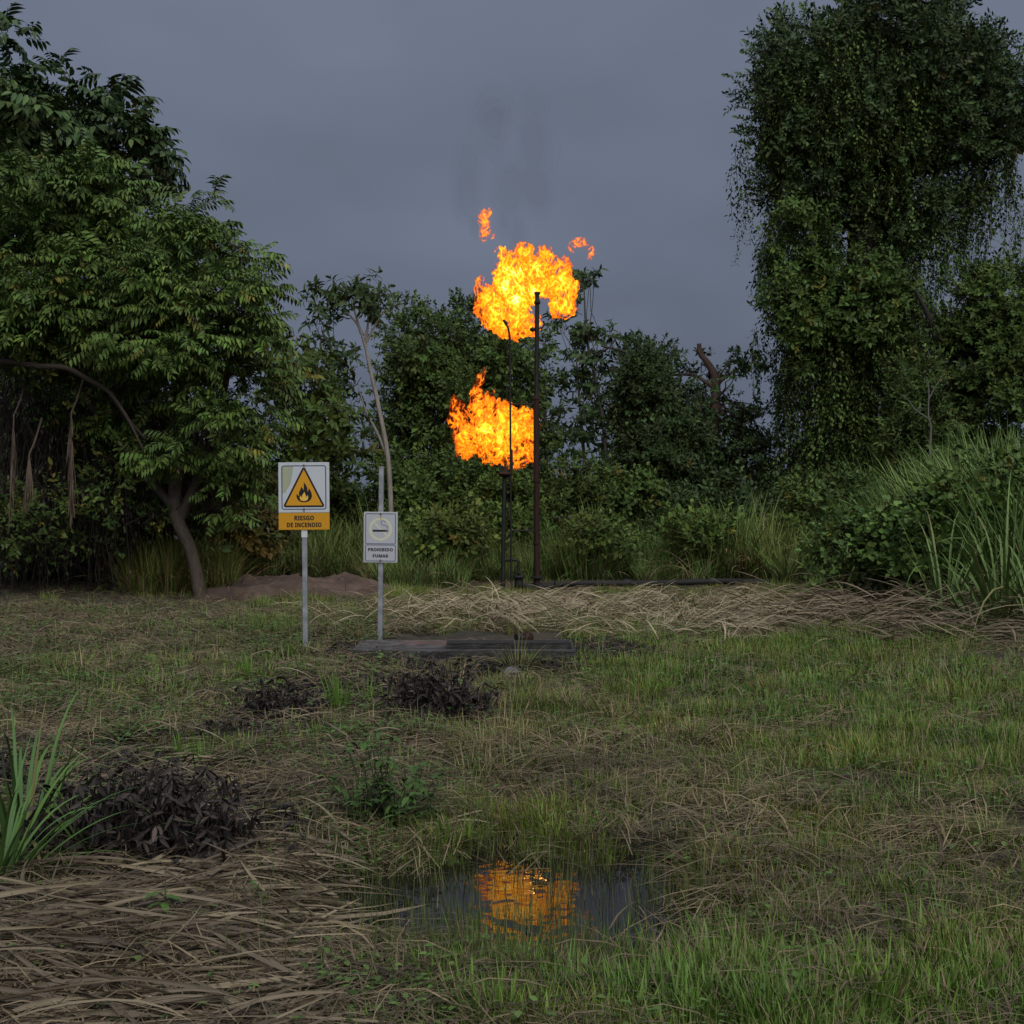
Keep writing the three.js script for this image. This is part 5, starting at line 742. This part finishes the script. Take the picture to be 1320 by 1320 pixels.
// blobs: [u, v, ru, rv, heat]; the field is their union, torn by noise at three sizes
function flameShape(o) {
  const c = fp(o.u, o.v, o.dd ?? 0.35), S = o.size, N = o.res, mc = new MarchingCubes(N, fireMat, false, false, 420000), h = N / 2; mc.isolation = 0;
  const B = o.blobs.map(([u, v, ru, rv, w = 1, z = 0]) => ({ x: (u - o.u) / fk, y: (o.v - v) / fk, z, rx: ru / fk, ry: rv / fk, rz: Math.min(ru, rv) / fk * 0.9 + 0.03, w }));
  const raw = (x, y, z) => { let f = -1, hot = 0, tot = 1e-6; for (const b of B) { const dx = (x - b.x) / b.rx, dy = (y - b.y) / b.ry, dz = (z - b.z) / b.rz, q = dx * dx + dy * dy + dz * dz; if (q < 9) { const g = 1 - Math.sqrt(q); f = Math.max(f, g); const e = Math.exp(-q * 1.2); hot += b.w * e; tot += e; } } return [f, hot / tot]; };
  const warp = (x, y, z) => { const a = o.warp ?? 1, k = o.k ?? 0; const y1 = y * 0.8; return [x + a * (0.10 * noise(x * 2.6, y1 * 2.6, z * 2.6 + k) + 0.055 * noise(x * 6.5 + 3, y1 * 6, z * 6.5 + k)), y + a * (0.10 * noise(x * 2.6 + 7, y1 * 2.6, z * 2.6 + k) + 0.06 * noise(x * 6.5, y1 * 6 + 5, z * 6.5 + k)), z + a * 0.05 * noise(x * 3, y1 * 3 + 4, z * 3 + k)]; };
  const tear = (x, y, z) => 0.36 * fbm(x * 6 + 1.5 * noise(x * 3, y * 3, z * 3), y * 3.2, z * 6, 3) + 0.34 * (ridge(x * 10 + noise(x * 5, y * 5, z), y * 5, z * 8) - 0.62) + 0.16 * noise(x * 27, y * 15, z * 22);
  for (let k = 0; k < N; k++) for (let j = 0; j < N; j++) for (let i = 0; i < N; i++) {
    const x = (i - h) / h * S, y = (j - h) / h * S, z = (k - h) / h * S * 0.55; let f = -1;
    if (i > 1 && j > 1 && k > 1 && i < N - 2 && j < N - 2 && k < N - 2) { const [a, b, d] = warp(x, y, z); f = raw(a, b, d)[0]; if (f > -0.9) f += tear(x, y, z) * (1.15 + 0.6 * sstep(y, -0.1, 0.6)) - (o.cut ?? 0.07) - 0.09 * sstep(y, 0.1, 0.6); }
    mc.field[k * N * N + j * N + i] = f;
  }
  mc.update(); const n = mc.count, P = new Float32Array(n * 3), NN = mc.normalArray.slice(0, n * 3), uv = new Float32Array(n * 2), col = new Float32Array(n * 4);
  for (let i = 0; i < n; i++) {
    const x = mc.positionArray[i * 3] * S, y = mc.positionArray[i * 3 + 1] * S, z = mc.positionArray[i * 3 + 2] * S * 0.55; P[i * 3] = x; P[i * 3 + 1] = y; P[i * 3 + 2] = z;
    const [a, b, d] = warp(x, y, z), [f, hot] = raw(a, b, 0), wx = x + 0.10 * noise(x * 4, y * 4, z * 4), wy = y + 0.12 * noise(x * 4 + 9, y * 4, z * 4);
    const fil = ridge(wx * 9, wy * 6.5, z * 5) * 0.6 + ridge(wx * 19 + 4, wy * 13, z * 8) * 0.4;                 // bright sheets and dark folds
    const t = clamp(-0.16 - (o.cool ?? 0) + 0.50 * hot + 0.42 * clamp(f, -0.4, 0.7) + 1.0 * (fil - 0.6) + 0.45 * fbm(x * 5, y * 4, z * 5 + 3, 3), 0.02, 1);
    uv[i * 2] = t; uv[i * 2 + 1] = 0.5; col[i * 4] = col[i * 4 + 1] = col[i * 4 + 2] = 1; col[i * 4 + 3] = clamp(0.06 + 1.05 * sstep(t, 0.05, 0.42), 0.05, 0.97) * (o.alpha ?? 1);
  }
  const g = new THREE.BufferGeometry(); g.setAttribute('position', new THREE.BufferAttribute(P, 3)); g.setAttribute('normal', new THREE.BufferAttribute(NN, 3)); g.setAttribute('uv', new THREE.BufferAttribute(uv, 2)); g.setAttribute('color', new THREE.BufferAttribute(col, 4));
  const m = part('flame', g, fireMat, scene); m.castShadow = false; m.name = numbered('flame'); m.position.copy(c); m.userData = { label: o.label, category: 'flame' }; return m;
}
flameShape({ u: 678, v: 380, size: 1.15, res: 112, k: 2, cool: 0.02, label: 'large bright yellow flame at the top of the tall stack',
  blobs: [[664, 382, 26, 30, 1.5], [652, 360, 16, 34, 1.2], [668, 350, 22, 26, 0.9], [690, 352, 24, 26, 0.75], [640, 402, 26, 24, 0.75], [662, 416, 32, 20, 0.7], [628, 388, 14, 18, 0.5], [616, 366, 7, 12, 0.3], [648, 330, 9, 16, 0.55], [676, 326, 14, 15, 0.45], [704, 330, 15, 14, 0.3], [722, 366, 20, 26, 0.9], [724, 390, 17, 20, 0.9], [729, 400, 15, 12, 0.6], [738, 375, 8, 20, 0.4], [728, 345, 12, 13, 0.25], [688, 372, 18, 16, 0.9]] });
flameShape({ u: 638, v: 542, size: 1.05, res: 108, k: 5, cool: 0.07, label: 'lower orange flame at the top of the short stack',
  blobs: [[640, 560, 44, 28, 1.05], [662, 552, 28, 26, 1.1], [620, 560, 26, 22, 1.0], [600, 566, 18, 26, 0.35], [590, 540, 11, 24, 0.3], [586, 522, 6, 16, 0.2], [616, 530, 12, 24, 0.5], [614, 508, 9, 16, 0.35], [617, 488, 7, 12, 0.3], [632, 520, 9, 18, 0.3], [650, 532, 22, 16, 0.55], [676, 535, 16, 14, 0.6], [684, 560, 9, 24, 0.4], [665, 585, 24, 17, 0.6], [640, 586, 24, 16, 0.6], [690, 538, 6, 14, 0.3], [660, 596, 12, 10, 0.5]] });
flameShape({ u: 627, v: 290, size: 0.45, res: 56, k: 8, dd: 0.3, alpha: 0.75, cut: 0.0, warp: 0.6, label: 'torn-off orange wisp of flame highest above the stacks', blobs: [[623, 284, 7, 14, 0.3], [622, 300, 6, 10, 0.25], [630, 278, 5, 8, 0.15], [626, 292, 6, 12, 0.3], [636, 307, 4, 4, 0.15]] });
flameShape({ u: 748, v: 322, size: 0.4, res: 50, k: 9, dd: 0.3, alpha: 0.7, cut: 0.0, warp: 0.6, label: 'torn-off reddish wisp of flame at the right of the upper flame', blobs: [[742, 314, 7, 6, 0.2], [752, 317, 8, 6, 0.2], [759, 326, 5, 10, 0.15], [737, 320, 4, 7, 0.15]] });
for (const [u, v, I] of [[676, 385, 1.6], [640, 556, 1.3]]) { const l = new THREE.PointLight(new THREE.Color().setRGB(1, 0.42, 0.08), I); l.position.copy(fp(u, v, 1.15)); l.shadow.radius = 12; l.castShadow = true; scene.add(l); }
{ // thin dark smoke drifting up from the upper flame
  const smokeMat = new THREE.MeshStandardMaterial({ color: new THREE.Color().setRGB(0.012, 0.012, 0.014), roughness: 1, vertexColors: true, transparent: true }); smokeMat.name = 'smoke';
  const N = 48, S = 2.1, c = fp(660, 225, 0.5), parts = [];
  for (const [iso, a] of [[0.0, 0.010], [0.16, 0.013], [0.34, 0.018], [0.52, 0.022]]) {
    const mc = new MarchingCubes(N, smokeMat, false, false, 60000), h = N / 2; mc.isolation = 0;
    const L = [[600, 235, 26, 70], [660, 250, 30, 60], [690, 180, 36, 60], [640, 160, 40, 50], [650, 290, 14, 30], [610, 290, 12, 30], [668, 300, 20, 44], [690, 250, 26, 50]];
    for (let k = 0; k < N; k++) for (let j = 0; j < N; j++) for (let i = 0; i < N; i++) { const x = (i - h) / h * S, y = (j - h) / h * S, z = (k - h) / h * S * 0.4; let f = -1; if (Math.min(i, j, k) > 1 && Math.max(i, j, k) < N - 2) { for (const [u, v, ru, rv] of L) { const dx = (x - (u - 660) / fk) / (ru / fk), dy = (y - (225 - v) / fk) / (rv / fk), dz = z / (ru / fk); f = Math.max(f, 1 - Math.sqrt(dx * dx + dy * dy + dz * dz)); } f += 0.9 * fbm(x * 1.5, y * 1.0, z * 1.6 + 4, 3) - iso - 0.02; } mc.field[k * N * N + j * N + i] = f; }
    mc.update(); const n = mc.count, P = new Float32Array(n * 3), col = new Float32Array(n * 4); for (let i = 0; i < n; i++) { P[i * 3] = mc.positionArray[i * 3] * S; P[i * 3 + 1] = mc.positionArray[i * 3 + 1] * S; P[i * 3 + 2] = mc.positionArray[i * 3 + 2] * S * 0.4; col.set([1, 1, 1, a], i * 4); }
    const g = new THREE.BufferGeometry(); g.setAttribute('position', new THREE.BufferAttribute(P, 3)); g.setAttribute('normal', new THREE.BufferAttribute(mc.normalArray.slice(0, n * 3), 3)); g.setAttribute('color', new THREE.BufferAttribute(col, 4)); parts.push(g);
  }
  const m = part('smoke', mergeGeometries(parts), smokeMat, scene, { kind: 'stuff', label: 'faint dark smoke above the flames' }); m.castShadow = false; m.position.copy(c);
}
renderer.render(scene, camera);
